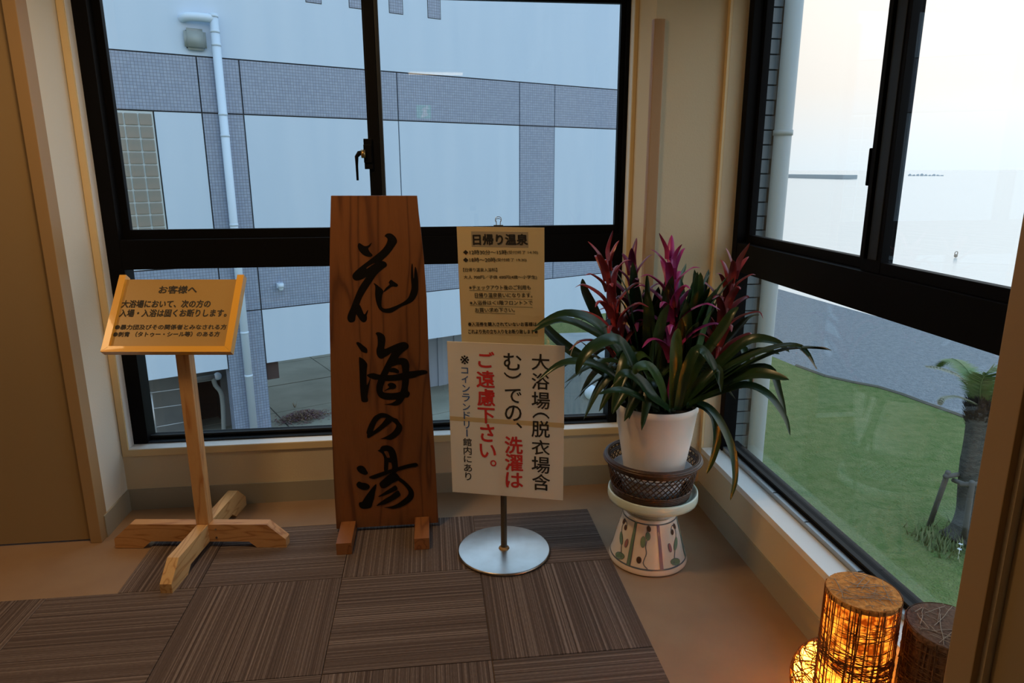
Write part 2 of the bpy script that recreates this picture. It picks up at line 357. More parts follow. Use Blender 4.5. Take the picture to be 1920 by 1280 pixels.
# corner guard
g = thing('trim_3', None, None, (XC, YC, 1.0), kind='structure')
b = newbm(); box(b, (XC-.010, YC-.012, .12), (XC+.032, YC-.0005, 1.985), .003); box(b, (XC-.010, YC-.0005, .12), (XC-.0005, YC+.02, 1.985)); obj('wooden_corner_guard', b, M['guard'], g)

# windows -------------------------------------------------------------
def wbox(kind, u0, u1, d0, d1, z0, z1, bev=.0015, bm=None):
    bm = bm or newbm()
    if kind == 1: box(bm, (u0, d0, z0), (u1, d1, z1), bev)
    else: box(bm, (d0, u0, z0), (d1, u1, z1), bev)
    return bm
def window(n, kind, uA, uB, f, zb, zt, loc, low, up, T, stile):
    """uA..uB opening, f front of frame, low/up = glass edge (u0,u1,z0,z1)"""
    W = thing('window_%d' % n, None, None, loc, kind='structure')
    A = M['alu']
    b = newbm()
    dl = .09 if kind == 1 else .058
    wbox(kind, uA, low[0], f, f+dl, zb, T[0], bm=b); wbox(kind, low[1], uB, f, f+dl, zb, T[0], bm=b)
    wbox(kind, uA, min(low[0], up[0]-.03), f, f+.10, T[0], zt, bm=b); wbox(kind, max(low[1], up[1]+.02), uB, f, f+(.10 if kind == 1 else .075), T[0], zt, bm=b)
    wbox(kind, uA, uB, f+.001, f+.10, up[3]+.02, zt, bm=b); wbox(kind, uA, uB, f+.025, f+.09, zb, low[2], bm=b)
    obj('window_frame', b, A, W)
    obj('transom', wbox(kind, uA, uB, f+.0015, f+.10, T[0], T[1]), A, W)
    obj('glass_pane', wbox(kind, low[0]-.01, low[1]+.01, f+.045, f+.049, low[2]-.01, T[0]+.01, 0), M['glass'], W)
    g_ = newbm(); wbox(kind, low[0], low[1], f+.03, f+.046, low[2], low[2]+.008, 0, g_); obj('gasket', g_, M['rubber'], W)
    s0, s1 = stile
    # sash with glass edges; two sashes on two tracks, meeting at the stile
    def sash(nm, a, c, d, sa, sc):
        S = newbm(); z0, z1 = T[1], up[3]+.03
        wbox(kind, a, a+sa, d, d+.028, z0, z1, bm=S); wbox(kind, c-sc, c, d, d+.028, z0, z1, bm=S)
        wbox(kind, a+sa, c-sc, d+.001, d+.027, z0, up[2], bm=S); wbox(kind, a+sa, c-sc, d+.001, d+.027, up[3], z1, bm=S)
        o = obj('sash', S, A, W)
        obj('glass_pane', wbox(kind, a+sa-.005, c-sc+.005, d+.012, d+.016, up[2]-.005, up[3]+.005, 0), M['glass'], o)
        return o
    return W, sash
W1, sash1 = window(1, 1, -1.955, .2045, .712, .282, 2.16, (-.87, .72, .28), (-1.895, .160, .300, 1.045), (-1.871, .168, 1.203, 2.103), (1.045, 1.166), (-.878, -.838))
o = sash1('l', -1.94, -.838, .762, .068, .05)
o = sash1('r', -.879, .200, .728, .040, .032)
b = newbm(); box(b, (-.8385, .729, 1.17), (-.822, .752, 2.12), .004); obj('stile_edge', b, M['alu2'], W1)
b = newbm(); box(b, (-1.955, .7125, .2825), (.2045, .738, .290), .001); obj('sill_rail', b, M['alu2'], W1)
# crescent lock
def p1(x, y): return onp(x, y, 1, .715)
lk = newbm()
for (x0, y0, x1, y1, dd) in ((684, 260, 697, 317, .014), (683, 271, 696, 305, .022)):
    a = p1(x0, y1); c = p1(x1, y0); box(lk, (a.x, .728-dd, a.z), (c.x, .729, c.z), .002)
lko = obj('window_lock', lk, M['alu'], W1)
b = newbm(); a = p1(681, 288.5); tube(b, [(a.x-.006, .700, a.z), (a.x+.010, .700, a.z)], .017, 14); obj('lock_hub', b, M['brass'], lko, True, label='worn brass coloured hub')
b = newbm(); tube(b, [p1(680, 287)+V((0, -.018, 0)), p1(674, 287.5)+V((0, -.02, 0)), p1(669.5, 294)+V((0, -.02, 0)), p1(670, 310)+V((0, -.02, 0)), p1(671.5, 338)+V((0, -.02, 0))], [.011, .010, .008, .0055, .0048], 8); obj('lock_lever', b, M['alu'], lko, True)

def y2(x, y, X): return onp(x, y, 0, X).y
W2, sash2 = window(2, 2, YE, .405, .572, .265, 2.16, (.58, -.5, .28), (YE+.05, .362, .290, 1.035), (YE+.05, .345, 1.186, 2.103), (1.042, 1.155), (-.4, -.5))
sA = y2(1645, 240, .588); sB = y2(1682, 240, .588)
o = sash2('l', sB+.02, .40, .612, .03, .055)
o = sash2('r', YE, sA, .588, .06, abs(sB-sA))
for k, (xa, xb, dx, mm) in enumerate(((1646, 1654, .012, 'alu'), (1656, 1674, .004, 'alu2'))):
    ya, yb = y2(xb, 240, .586), y2(xa, 240, .586)
    b = newbm(); box(b, (.5885-dx, ya, 1.19), (.589, yb, 2.1), .002); obj('stile_edge', b, M[mm], W2)
b = newbm(); a = onp(1628, 348, 0, .582); c = onp(1645, 277, 0, .582); box(b, (.573, sA-.002, a.z), (.590, a.y, c.z), .004); obj('sash_grip', b, M['alu'], W2)
b = newbm(); box(b, (.578, YE, .2655), (.600, .405, .283), .001); obj('sill_rail', b, M['silver'], W2)
for yy in (-.08, -.3, -.6):
    b = newbm(); box(b, (.579, yy-.002, .283), (.600, yy+.002, .2845)); obj('rail_joint', b, M['rubber'], W2)

# ------------------------------------------------------------------ carpet tiles
def cut_tile(x0, x1, y0, y1, along_y):
    """one carpet tile; stripes run along y when along_y"""
    cx, cy = (x0+x1)/2, (y0+y1)/2
    hx, hy = (x1-x0)/2-.0012, (y1-y0)/2-.0012
    if not along_y: hx, hy = hy, hx
    b = newbm(); box(b, (-hx, -hy, 0), (hx, hy, .0065), .0015)
    me = bpy.data.meshes.new('carpet_tile'); b.to_mesh(me); b.free(); me.materials.append(M['carpet'])
    return me, cx, cy
full = None
def add_tile(x0, x1, y0, y1, along_y):
    global full
    isf = abs(x1-x0-.5) < 1e-4 and abs(y1-y0-.5) < 1e-4
    if isf and full: me, cx, cy = full, (x0+x1)/2, (y0+y1)/2
    else:
        me, cx, cy = cut_tile(x0, x1, y0, y1, along_y)
        if isf: full = me
    o = bpy.data.objects.new('carpet_tile', me); COL.objects.link(o); o.parent = floor
    o.location = (cx, cy, .0005); o.rotation_euler = (0, 0, 0 if along_y else PI/2)
for i, (x0, x1) in enumerate(((-.5, 0), (-1, -.5), (-1.5, -1), (-1.77, -1.5))):
    add_tile(x0, x1, 0, .405, i % 2 == 1)
for j in range(9):
    for i in range(8):
        add_tile(-.5*(i+1), -.5*i, -.5*(j+1), -.5*j, (i+j) % 2 == 0)

# ------------------------------------------------------------------ notice stand (left)
PY = math.radians(-7.5)
E1 = V((math.cos(PY), math.sin(PY), 0)); N1 = V((math.sin(PY), -math.cos(PY), 0))
SC = V((-1.555, .30, 0))
ns = thing('notice_stand', 'pine notice stand with tilted varnished board, standing at the left of the carpet', 'sign', SC)
Z = V((0, 0, 1))
def beam(e, L0, L1, n, wid, m, dz):
    """cross beam with chamfered ends and feet"""
    t = .105+dz; pts = [(-L0, 0.002), (-L0, .042), (-L0+.07, t), (L1-.07, t), (L1, .042), (L1, 0.002), (L1-.11, 0.002), (L1-.145, .032), (-L0+.145, .032), (-L0+.11, 0.002)]
    b = newbm(); prism(b, [SC+e*x+Z*z-n*(wid/2) for x, z in pts], n*wid); return b
obj('base_beam', beam(E1, .355, .32, N1, .042, 'pinex', 0), M['pinex'], ns)
obj('base_beam', beam(N1, .345, .325, E1, .042, 'piney', -.001), M['piney'], ns)
for dz in (.05, .085):
    b = newbm(); c = SC+E1*.05+N1*.0215+Z*dz; tube(b, [c, c+N1*.002], .004, 10); obj('screw', b, M['wire'], ns)
b = newbm(); obox(b, SC+Z*.4725, E1, N1, Z, .050, .042, .735, .002); obj('post', b, M['pine'], ns)
tl = .637; UPV = -N1*math.sin(tl)+Z*math.cos(tl); NP = N1*math.cos(tl)+Z*math.sin(tl)
PB = V((-1.596, .232, .813))
PW, PH = .468, .30
PBs = PB-NP*.012      # plate surface a little below rails
b = newbm(); obox(b, PBs+UPV*(PH/2)-NP*.004, E1, UPV, NP, PW-.01, PH-.006, .008, .001); plate = obj('notice_plate', b, M['panelw'], ns)
for s in (-1, 1):
    b = newbm(); c0 = PB+E1*s*(PW/2-.0125)
    q = .022
    pts = [PB+E1*s*(PW/2), PB+E1*s*(PW/2-.025)+UPV*q, PB+E1*s*(PW/2-.025)+UPV*(PH+.010), PB+E1*s*(PW/2)+UPV*(PH+.010)]
    prism(b, pts, -NP*.03); obj('side_rail', b, M['varnish'], ns)
b = newbm(); pts = [PB-E1*PW/2-UPV*.0005, PB+E1*PW/2-UPV*.0005, PB+E1*(PW/2-.0255)+UPV*.0215, PB-E1*(PW/2-.0255)+UPV*.0215]; prism(b, pts, -NP*.03); obj('bottom_rail', b, M['varnish'], ns)
b = newbm(); obox(b, SC+Z*.815-N1*.03, E1, N1, Z, .05, .05, .06, .002); obj('bracket', b, M['pine'], ns)
def line_on(bm, s, bl, br, ty, O, n, org, sc, bold=0.):
    f = lambda p: onpl(org[0]+p[0]/sc, org[1]+p[1]/sc, O, n)
    a = f(bl); c = f(br); t = f((bl[0], ty)); ex = (c-a); w = ex.length; ex.normalize()
    ey = n.cross(ex); 
    h = abs((t-a).dot(ey))
    if (t-a).dot(ey) < 0: ey = -ey
    put_text(bm, s, a, ex, ey, w, h, bold)
b = newbm(); O = PBs+NP*.0006
for s, bl, br, ty in (('お客様へ', (748, 320), (1203, 318), 230), ('大浴場において、次の方の', (300, 490), (1365, 488), 402), ('入場・入浴は固くお断りします。', (275, 600), (1560, 598), 512), ('●暴力団及びその関係者とみなされる方', (222, 753), (1560, 750), 695), ('●刺青 （タトゥー・シール等）のある方', (200, 840), (1478, 836), 780)):
    line_on(b, s, bl, br, ty, O, NP, (180, 500), 6.4, .036)
obj('lettering', b, M['black'], plate)['kind'] = 'stuff'

# ------------------------------------------------------------------ wooden signboard
BY = .33
sb = thing('wooden_signboard', 'tall brown cedar board with four black brushed characters on two feet', 'sign', (-.853, .345, 0))
def bp(x, y): return onp(x, y, 1, BY)
out = [(631, 989), (628, 940), (625, 880), (622, 800), (620, 700), (618, 600), (618, 500), (619, 430), (620.5, 367), (782, 367), (785, 400), (790, 440), (795, 490), (800, 560), (803, 640), (805, 700), (810, 770), (814, 830), (818, 900), (820, 940), (822, 982)]
pts = [bp(*p) for p in out]; pts[0].z = pts[-1].z = .024
b = newbm(); prism(b, pts, (0, .032, 0)); board = obj('board', b, M['cedar'], sb)
for x0, x1 in ((-1.038, -.980), (-.742, -.684)):
    b = newbm(); box(b, (x0, .155, .0075), (x1, .47, .024), .001); box(b, (x0, .155, .024), (x1, .328, .056), .001); box(b, (x0, .364, .024), (x1, .47, .056), .001)
    obj('foot', b, M['cedary'], sb)
S1 = (640, 430, 6.919); S2 = (660, 615, 8.533); S3 = (670, 765, 19.2); S4 = (660, 825, 9.478)
STR = [
 (S1, [(562,85),(590,55),(640,52),(685,80),(715,120),(722,165),(695,210),(650,275),(600,335),(545,385),(500,425),(420,440),(370,465),(325,500),(350,540),(335,600),(270,645),(200,662),(160,645),(143,605),(165,560),(230,500),(300,445),(380,385),(450,330),(510,280),(560,225),(590,170),(600,125),(580,100)]),
 (S1, [(330,510),(420,450),(480,420),(530,408),(575,425),(592,460),(570,490),(510,535),(450,595),(400,670),(350,745),(300,825),(265,890),(235,965),(205,1070),(185,1130),(175,1185),(125,1205),(90,1185),(78,1140),(95,1080),(130,1000),(160,920),(200,820),(250,720),(300,650),(325,600),(290,560)]),
 (S1, [(235,975),(262,1020),(290,1090),(308,1095),(330,1060),(347,1042),(342,1075),(330,1110),(333,1150),(322,1185),(295,1203),(255,1185),(215,1130),(190,1080),(200,1000)]),
 (S1, [(212,215),(225,180),(245,180),(290,210),(325,215),(360,200),(394,170),(375,215),(350,245),(370,290),(405,330),(385,352),(340,352),(280,325),(230,270)]),
 (S1, [(418,698),(445,705),(490,740),(530,775),(545,805),(530,850),(522,920),(525,1000),(560,1025),(620,1020),(680,1000),(750,970),(820,930),(870,880),(900,800),(910,740),(903,640),(905,520),(913,448),(925,455),(932,560),(940,640),(948,540),(960,482),(978,530),(992,620),(997,700),(993,800),(965,880),(920,935),(850,970),(770,1005),(700,1050),(640,1080),(570,1078),(520,1060),(480,1015),(450,930),(438,840),(440,740)]),
 (S1, [(545,808),(580,755),(625,715),(615,685),(645,652),(680,675),(725,705),(735,725),(715,742),(660,740),(610,770),(560,805)]),
 (S2, [(68,240),(90,220),(130,235),(180,275),(235,320),(248,360),(240,398),(200,390),(150,365),(110,310)]),
 (S2, [(112,480),(135,468),(185,495),(230,545),(245,590),(235,700),(235,900),(262,870),(297,795),(278,900),(262,1000),(250,1090),(258,1140),(245,1175),(200,1182),(160,1170),(145,1120),(130,950),(120,700)]),
 (S2, [(378,85),(400,65),(440,65),(490,90),(525,130),(535,200),(525,270),(522,330),(600,300),(700,255),(790,225),(850,222),(895,250),(908,290),(890,325),(820,380),(760,440),(725,485),(645,395),(580,430),(500,475),(460,485),(420,460),(395,410),(392,340),(410,270),(410,180),(400,120)]),
 (S2, [(645,390),(760,380),(760,440),(725,485),(680,550),(640,610),(590,700),(545,800),(515,880),(495,950),(500,1020),(600,1035),(700,1032),(785,1015),(885,1005),(915,1020),(925,1050),(900,1100),(850,1110),(810,1170),(760,1220),(690,1238),(600,1225),(515,1218),(620,1200),(680,1170),(705,1142),(600,1145),(500,1130),(430,1090),(395,1020),(390,930),(410,850),(450,750),(500,650),(560,530),(610,440)]),
 (S2, [(640,610),(680,540),(725,485),(780,475),(840,478),(890,510),(915,580),(912,700),(910,850),(895,950),(885,1050),(770,1050),(790,960),(800,850),(805,700),(795,620),(780,578),(700,590)]),
 (S2, [(238,750),(290,725),(350,718),(430,740),(600,748),(720,735),(800,715),(920,690),(1050,675),(1150,668),(1205,688),(1195,720),(1120,745),(1050,765),(1000,790),(900,805),(800,825),(650,842),(500,840),(420,825),(330,810),(270,780)]),
 (S2, [(610,655),(650,632),(700,640),(745,670),(752,700),(735,722),(700,712),(650,702),(600,695)]),
 (S2, [(568,905),(590,880),(630,870),(680,885),(708,920),(695,955),(650,972),(600,975),(508,1007),(560,970),(595,942)]),
 (S3, [(330,870),(400,650),(480,480),(600,300),(700,230),(800,180),(900,165),(1020,185),(1130,230),(1250,300),(1330,345),(1440,385),(1500,480),(1590,590),(1620,680),(1600,800),(1530,910),(1400,1030),(1270,1110),(1150,1135),(1000,1105),(850,1110),(800,1120),(1000,1030),(1180,930),(1300,820),(1380,700),(1400,610),(1340,530),(1240,460),(1150,440),(1040,345),(880,340),(780,400),(700,490),(640,610),(600,730),(520,900),(400,960)]),
 (S3, [(590,810),(700,720),(850,580),(960,450),(1040,345),(1150,330),(1240,460),(1170,540),(1000,680),(830,810),(650,920),(480,1030),(380,1070),(350,1000),(380,880),(500,830)]),
 (S4, [(85,490),(110,460),(150,447),(200,458),(235,490),(265,540),(285,580),(265,605),(220,608),(150,580),(105,540)]),
 (S4, [(78,790),(95,750),(130,732),(180,750),(240,758),(295,785),(318,820),(300,860),(250,880),(180,875),(110,840)]),
 (S4, [(428,775),(432,820),(410,920),(395,1020),(370,1100),(350,1170),(320,1200),(250,1215),(190,1212),(145,1190),(122,1140),(135,1100),(180,1090),(220,1030),(290,930),(370,830)]),
 (S4, [(455,180),(490,165),(520,115),(570,92),(630,88),(700,110),(750,155),(785,230),(805,330),(815,430),(820,500),(800,560),(740,590),(700,560),(715,480),(700,400),(670,290),(640,200),(600,190),(570,200),(590,240),(620,300),(650,370),(645,440),(640,520),(600,560),(570,530),(572,420),(570,320),(545,250),(500,205)]),
 (S4, [(600,310),(640,308),(720,310),(720,390),(660,388),(600,380)]),
 (S4, [(303,655),(330,635),(450,590),(600,540),(800,480),(950,435),(1100,402),(1150,405),(1175,440),(1140,465),(1030,485),(900,520),(780,555),(650,595),(530,640),(420,680),(350,680)]),
 (S4, [(680,590),(780,580),(830,630),(850,660),(820,710),(720,760),(600,840),(530,845),(495,800),(493,755),(560,690)]),
 (S4, [(790,640),(850,660),(930,715),(1000,780),(1070,860),(1102,930),(1095,1010),(1050,1070),(960,1140),(850,1190),(740,1215),(640,1200),(570,1190),(700,1170),(800,1130),(900,1060),(980,990),(1005,930),(980,860),(900,770),(820,710)]),
 (S4, [(465,1000),(520,960),(620,890),(700,840),(765,800),(800,830),(805,875),(740,910),(650,950),(540,990)]),
 (S4, [(435,1160),(500,1100),(600,1030),(700,970),(810,890),(850,930),(862,970),(820,1010),(720,1070),(600,1130),(500,1150)]),
]
groups = {0: newbm(), 1: newbm(), 2: newbm(), 3: newbm()}
for k, (S, P) in enumerate(STR):
    sm = crom([(p[0], p[1], 0) for p in P], 3, True)
    ww = [bp(S[0]+p.x/S[2], S[1]+p.y/S[2])-V((0, .0008+.00005*k, 0)) for p in sm]
    tri = tessellate_polygon([[V((q.x, q.z, 0)) for q in ww]])
    bm = groups[(S1, S2, S3, S4).index(S)]; nv = [bm.verts.new(q) for q in ww]
    for t in tri:
        try: bm.faces.new([nv[i] for i in t])
        except ValueError: pass
for k in groups: obj('brushed_character', groups[k], M['ink'], board)

# ------------------------------------------------------------------ metal sign stand with two papers
PC = V((-.398, .105, 0))
ms = thing('sign_stand', 'thin dark pole on round worn steel base holding the two paper notices', 'stand', PC)
b = newbm(); lathe(b, [(0, .007), (.172, .007), (.177, .010), (.178, .014)], PC[:2], 72); lathe(b, [(.178, .014), (.177, .018), (.174, .0195)], PC[:2], 72); o = obj('base_rim', b, M['steeledge'], ms, True)
b = newbm(); lathe(b, [(.1745, .0194), (.172, .020), (.03, .0205), (0, .0205)], PC[:2], 72); obj('base_plate', b, M['steel'], ms, 'auto')
b = newbm(); lathe(b, [(.021, .0206), (.019, .025), (.013, .029)], PC[:2], 24); obj('weld_ring', b, M['rust'], ms, True, label='rusty brass-coloured weld ring')
b = newbm(); tube(b, [PC+Z*.02, PC+Z*1.22], .0118, 16); obj('pole', b, M['pole'], ms, 'auto')
def sheet(q, w, h, t):
    cx, cy, cz, yaw, ti, rl = q
    e = V((math.cos(yaw), math.sin(yaw), 0)); n = V((math.sin(yaw), -math.cos(yaw), 0)); up = -n*math.sin(ti)+Z*math.cos(ti)
    e2 = e*math.cos(rl)+up*math.sin(rl); u2 = -e*math.sin(rl)+up*math.cos(rl); nn = e2.cross(u2)
    c = V((cx, cy, cz)); return c, e2, u2, nn
# upper notice
c, e, u, n = sheet((-.406, .058, 1.045, -.266, -.114, -.003), .297, .42, .001)
pn = thing('price_notice', 'yellowish paper notice of bathing hours clipped at the top of the pole', 'notice', c)
b = newbm(); obox(b, c, e, u, n, .297, .42, .0012, 0); bmesh.ops.subdivide_edges(b, edges=b.edges, cuts=1); pp = obj('paper', b, M['paper'], pn)
OP = c+n*.0010; K1 = (830, 400, 4.924)
def quad(bm, p0, p1, K, off=0.):
    f = lambda x, y: onpl(K[0]+x/K[2], K[1]+y/K[2], OP+n*off, n)
    a = f(p0[0], p1[1]); t = f(p0[0], p0[1]); r = f(p1[0], p1[1]); ex = (r-a); ey = u
    ww = ex.dot(e); hh = (t-a).dot(u)
    vv = [bm.verts.new(a), bm.verts.new(a+e*ww), bm.verts.new(a+e*ww+u*hh), bm.verts.new(a+u*hh)]; bm.faces.new(vv)
b = newbm(); quad(b, (268, 166), (790, 308), K1)
obj('title_band', b, M['highlight'], pp)
b = newbm(); quad(b, (236, 1000), (895, 1044), K1); quad(b, (236, 1068), (880, 1112), K1); obj('shaded_band', b, M['tape'], pp)
b = newbm()
LN = [('日帰り温泉', 284, 784, 192, 290, .035), ('◆12時30分～15時', 190, 592, 337, 381, .012), ('(受付終了 14:30)', 597, 880, 343, 379, .005), ('◆18時～20時', 190, 489, 407, 451, .012), ('(受付終了 19:30)', 492, 775, 413, 448, .005), ('【日帰り温泉入浴料】', 190, 503, 503, 538, .012), ('大人 700円／子供 400円(4歳～小学生)', 196, 870, 571, 609, .012),
      ('※チェックアウト後のご利用も', 246, 812, 662, 705, .012), ('日帰り温泉扱いになります。', 298, 828, 733, 776, .012), ('※入浴券は＜1階フロント＞で', 252, 830, 803, 845, .012), ('お買い求め下さい。', 300, 666, 870, 912, .012),
      ('●入浴券を購入されていないお客様は', 238, 868, 1003, 1041, .018), ('これより先の立ち入りをお断り致します●', 238, 876, 1071, 1110, .018)]
for s, x0, x1, y0, y1, bo in LN: line_on(b, s, (x0, y1), (x1, y1), y0, OP+n*.0006, n, K1[:2], K1[2], bo)
for x0, x1, y in ((246, 812, 709), (298, 828, 779), (252, 830, 849), (300, 668, 915)): quad(b, (x0, y), (x1, y+3), K1, .0006)
obj('lettering', b, M['black'], pp)['kind'] = 'stuff'
# lower placard
c, e, u, n = sheet((-.392, .062, .552, -.292, -.039, 0), .42, .594, .004)
pl = thing('laundry_placard', 'large cream placard with vertical red and black characters on the pole', 'notice', c)
b = newbm(); obox(b, c, e, u, n, .42, .594, .003, .0005); pp = obj('board', b, M['paper2'], pl)
OP = c+n*.0018; K2 = (830, 630, 4.0)
b = newbm()
for x0, y0, x1, y1 in ((52, 600, 245, 634), (245, 612, 450, 646), (450, 624, 680, 660), (680, 636, 912, 676)): pass
f = lambda x, y, o=0.: onpl(K2[0]+x/K2[2], K2[1]+y/K2[2], OP+n*o, n)
vv = [b.verts.new(f(*p)) for p in ((53, 632), (911, 688), (911, 652), (53, 600))]; b.faces.new(vv); obj('tape_strip', b, M['tape'], pp)
CH = [('大', 668, 135, 800, 255, 'k', 0), ('浴', 668, 280, 800, 400, 'k', 0), ('場', 668, 420, 803, 546, 'k', 0), ('（', 674, 572, 800, 618, 'k', 1), ('脱', 668, 635, 803, 758, 'k', 0), ('衣', 668, 780, 803, 890, 'k', 0), ('場', 668, 905, 803, 1028, 'k', 0), ('含', 672, 1035, 805, 1155, 'k', 0),
      ('む', 458, 130, 590, 255, 'k', 0), ('）', 460, 272, 588, 318, 'k', 1), ('で', 468, 395, 590, 500, 'k', 0), ('の', 468, 520, 590, 635, 'k', 0), ('、', 552, 650, 596, 690, 'k', 0), ('洗', 468, 755, 598, 880, 'r', 0), ('濯', 470, 888, 600, 1010, 'r', 0), ('は', 475, 1025, 600, 1135, 'r', 0),
      ('ご', 268, 118, 385, 235, 'r', 0), ('遠', 255, 262, 387, 385, 'r', 0), ('慮', 262, 398, 390, 522, 'r', 0), ('下', 265, 540, 388, 652, 'r', 0), ('さ', 285, 662, 385, 790, 'r', 0), ('い', 280, 812, 398, 910, 'r', 0), ('。', 358, 930, 402, 975, 'r', 0),
      ('※', 133, 145, 197, 210, 'k', 0), ('コ', 140, 236, 190, 280, 'b', 0), ('イ', 142, 297, 190, 350, 'b', 0), ('ン', 147, 366, 203, 418, 'b', 0), ('ラ', 147, 432, 203, 490, 'b', 0), ('ン', 150, 506, 205, 555, 'b', 0), ('ド', 158, 567, 205, 620, 'b', 0), ('リ', 160, 636, 200, 692, 'b', 0), ('ー', 178, 700, 186, 752, 'b', 1),
      ('館', 153, 766, 216, 822, 'k', 0), ('内', 158, 829, 216, 888, 'k', 0), ('に', 160, 898, 217, 946, 'k', 0), ('あ', 161, 960, 219, 1015, 'k', 0), ('り', 170, 1022, 214, 1080, 'k', 0)]
for ch, x0, y0, x1, y1, q, rot in CH:                    # every printed character is a part of its own
    b = newbm(); a = f((x0+x1)/2, (y0+y1)/2, .0006); ww = (f(x1, (y0+y1)/2, .0006)-f(x0, (y0+y1)/2, .0006)).dot(e); hh = (f((x0+x1)/2, y0, .0006)-f((x0+x1)/2, y1, .0006)).dot(u)
    put_text(b, ch, a-e*ww/2-u*hh/2, e, u, ww, hh, .014 if q != 'r' else .028, rot)
    obj('printed_character', b, M[{'k': 'black', 'r': 'red', 'b': 'blue'}[q]], pp)
# binder clip
cc = onp(934.5, 424, 1, .075)
bc = thing('binder_clip', 'small black binder clip with wire handles on top of the bathing hours notice', 'clip', cc)
b = newbm(); prism(b, [cc+V((-.016, -.012, -.020)), cc+V((-.016, .012, -.020)), cc+V((-.016, .003, .004)), cc+V((-.016, -.003, .004))], (.032, 0, 0)); obj('clip_body', b, M['rubber'], bc)
b = newbm()
W_ = [(-.007, 0), (-.007, .016), (-.010, .022), (-.008, .029), (0, .032), (.008, .029), (.010, .022), (.007, .016), (.007, 0)]
tube(b, crom([cc+V((x, -.002, z)) for x, z in W_], 3), .0011, 6); obj('wire_handle', b, M['wire'], bc, True)
b = newbm(); tube(b, crom([cc+V((x, .004, z*.8)) for x, z in W_], 3), .0011, 6); obj('wire_handle', b, M['wire'], bc, True)

# ------------------------------------------------------------------ ceramic pedestal, dish, basket, saucer, pot
QX, QY = .145, .012
QC = (QX, QY)
pd = thing('ceramic_pedestal', 'cream conical ceramic pedestal painted with vines, holding the pale green dish', 'plant stand', (QX, QY, 0))
prof = [(0, .0005), (.136, .0005), (.146, .006), (.147, .014), (.143, .024), (.134, .05), (.118, .115), (.104, .165), (.097, .192), (.092, .197), (0, .197)]
b = newbm(); lathe(b, prof, QC, 64); body = obj('body', b, M['ceramic'], pd, 'auto')
def cone(th, z, off=.0008):            # th: angle from the direction facing the camera
    P_ = [(r, zz) for r, zz in prof[3:9]]
    for (r0, z0), (r1, z1) in zip(P_, P_[1:]):
        if z0 <= z <= z1: r = r0+(r1-r0)*(z-z0)/(z1-z0); break
    else: r = P_[-1][0] if z > .19 else P_[0][0]
    a = math.radians(-109+th); return V((QX+(r+off)*math.cos(a), QY+(r+off)*math.sin(a), z))
def strip(bm, path, w):               # painted line over the cone
    prev = None
    P_ = crom([(p[0], p[1], 0) for p in path], 4)
    for i, p in enumerate(P_):
        q = P_[min(i+1, len(P_)-1)]-P_[max(i-1, 0)]; d = V((q.x*.0021, q.y, 0)).normalized(); nx, nz = -d.y, d.x
        ww = (w(i/(len(P_)-1)) if callable(w) else w)*1.7
        a_ = bm.verts.new(cone(p.x+nx*ww/.0021, p.y+nz*ww)); c_ = bm.verts.new(cone(p.x-nx*ww/.0021, p.y-nz*ww))
        if prev: bm.faces.new((prev[0], a_, c_, prev[1]))
        prev = (a_, c_)
def blob(bm, th, z, lx, lz, tilt=0, n=12):
    vv = []
    lx *= 1.25; lz *= 1.15
    for i in range(n):
        a = 2*PI*i/n; x, y = lx*math.cos(a), lz*math.sin(a); t = math.radians(tilt); x, y = x*math.cos(t)-y*math.sin(t), x*math.sin(t)+y*math.cos(t)
        vv.append(bm.verts.new(cone(th+x/.0021, z+y, .0011)))
    bm.faces.new(vv)
lines, greens, browns, purples, pinks = newbm(), newbm(), newbm(), newbm(), newbm()
strip(lines, [(t, .0285) for t in range(-180, 181, 12)], .0016)
strip(lines, [(t, .186) for t in range(-180, 181, 12)], .0014)
for k in range(6):
    c0 = -34+k*60 if k != 1 else 22
    c0 = [-28, 22, 82, 142, 200, 260][k]
    if k == 1: strip(purples, [(c0, .029), (c0-1, .10), (c0-3, .188)], .0035)
    else:
        strip(lines, [(c0-3, .029), (c0-3, .10), (c0-2, .188)], .0013); strip(greens, [(c0-1, .029), (c0-1, .10), (c0, .188)], .0025); strip(lines, [(c0+2, .029), (c0+2, .10), (c0+2, .188)], .0013)
for c0, fl in ((-3, 1), (-52, -1), (52, 1), (110, 1), (170, -1), (228, 1)):
    if c0 == -3:
        strip(lines, [(c0+2, .187), (c0, .165), (c0+2, .145), (c0-1, .11), (c0+1, .085), (c0-3, .05), (c0+4, .032)], .0009)
        for mm, th, z, lx, lz, ti in ((browns, c0+3, .172, .006, .009, 20), (greens, c0+2, .146, .007, .012, 5), (greens, c0-6, .124, .0068, .017, 0), (browns, c0-10, .058, .006, .010, 0)):
            blob(lines, th, z, lx+.0012, lz+.0012, ti); 
            for v in lines.verts: pass
            blob(mm, th, z, lx, lz, ti)
    else:
        strip(lines, [(c0-fl*8, .040), (c0-fl*3, .075), (c0+fl*3, .11), (c0+fl*10, .145), (c0+fl*3, .172), (c0-fl*3, .16), (c0-fl*1, .148)], .0012)
        for mm, dx, z, lx, lz, ti in ((greens, 3, .105, .0075, .020, -28), (browns, -1, .15, .006, .008, 0), (browns, 9, .165, .006, .010, 30), (greens, -4, .045, .017, .010, -20), (pinks, -12, .10, .005, .014, 10)):
            blob(lines, c0+fl*dx, z, lx+.0012, lz+.0012, ti*fl); blob(mm, c0+fl*dx, z, lx, lz, ti*fl)
for bm_ in (greens, browns, purples, pinks):        # lift the fills over the outlines
    for v in bm_.verts: d = V((v.co.x-QX, v.co.y-QY, 0)).normalized(); v.co += d*.0004
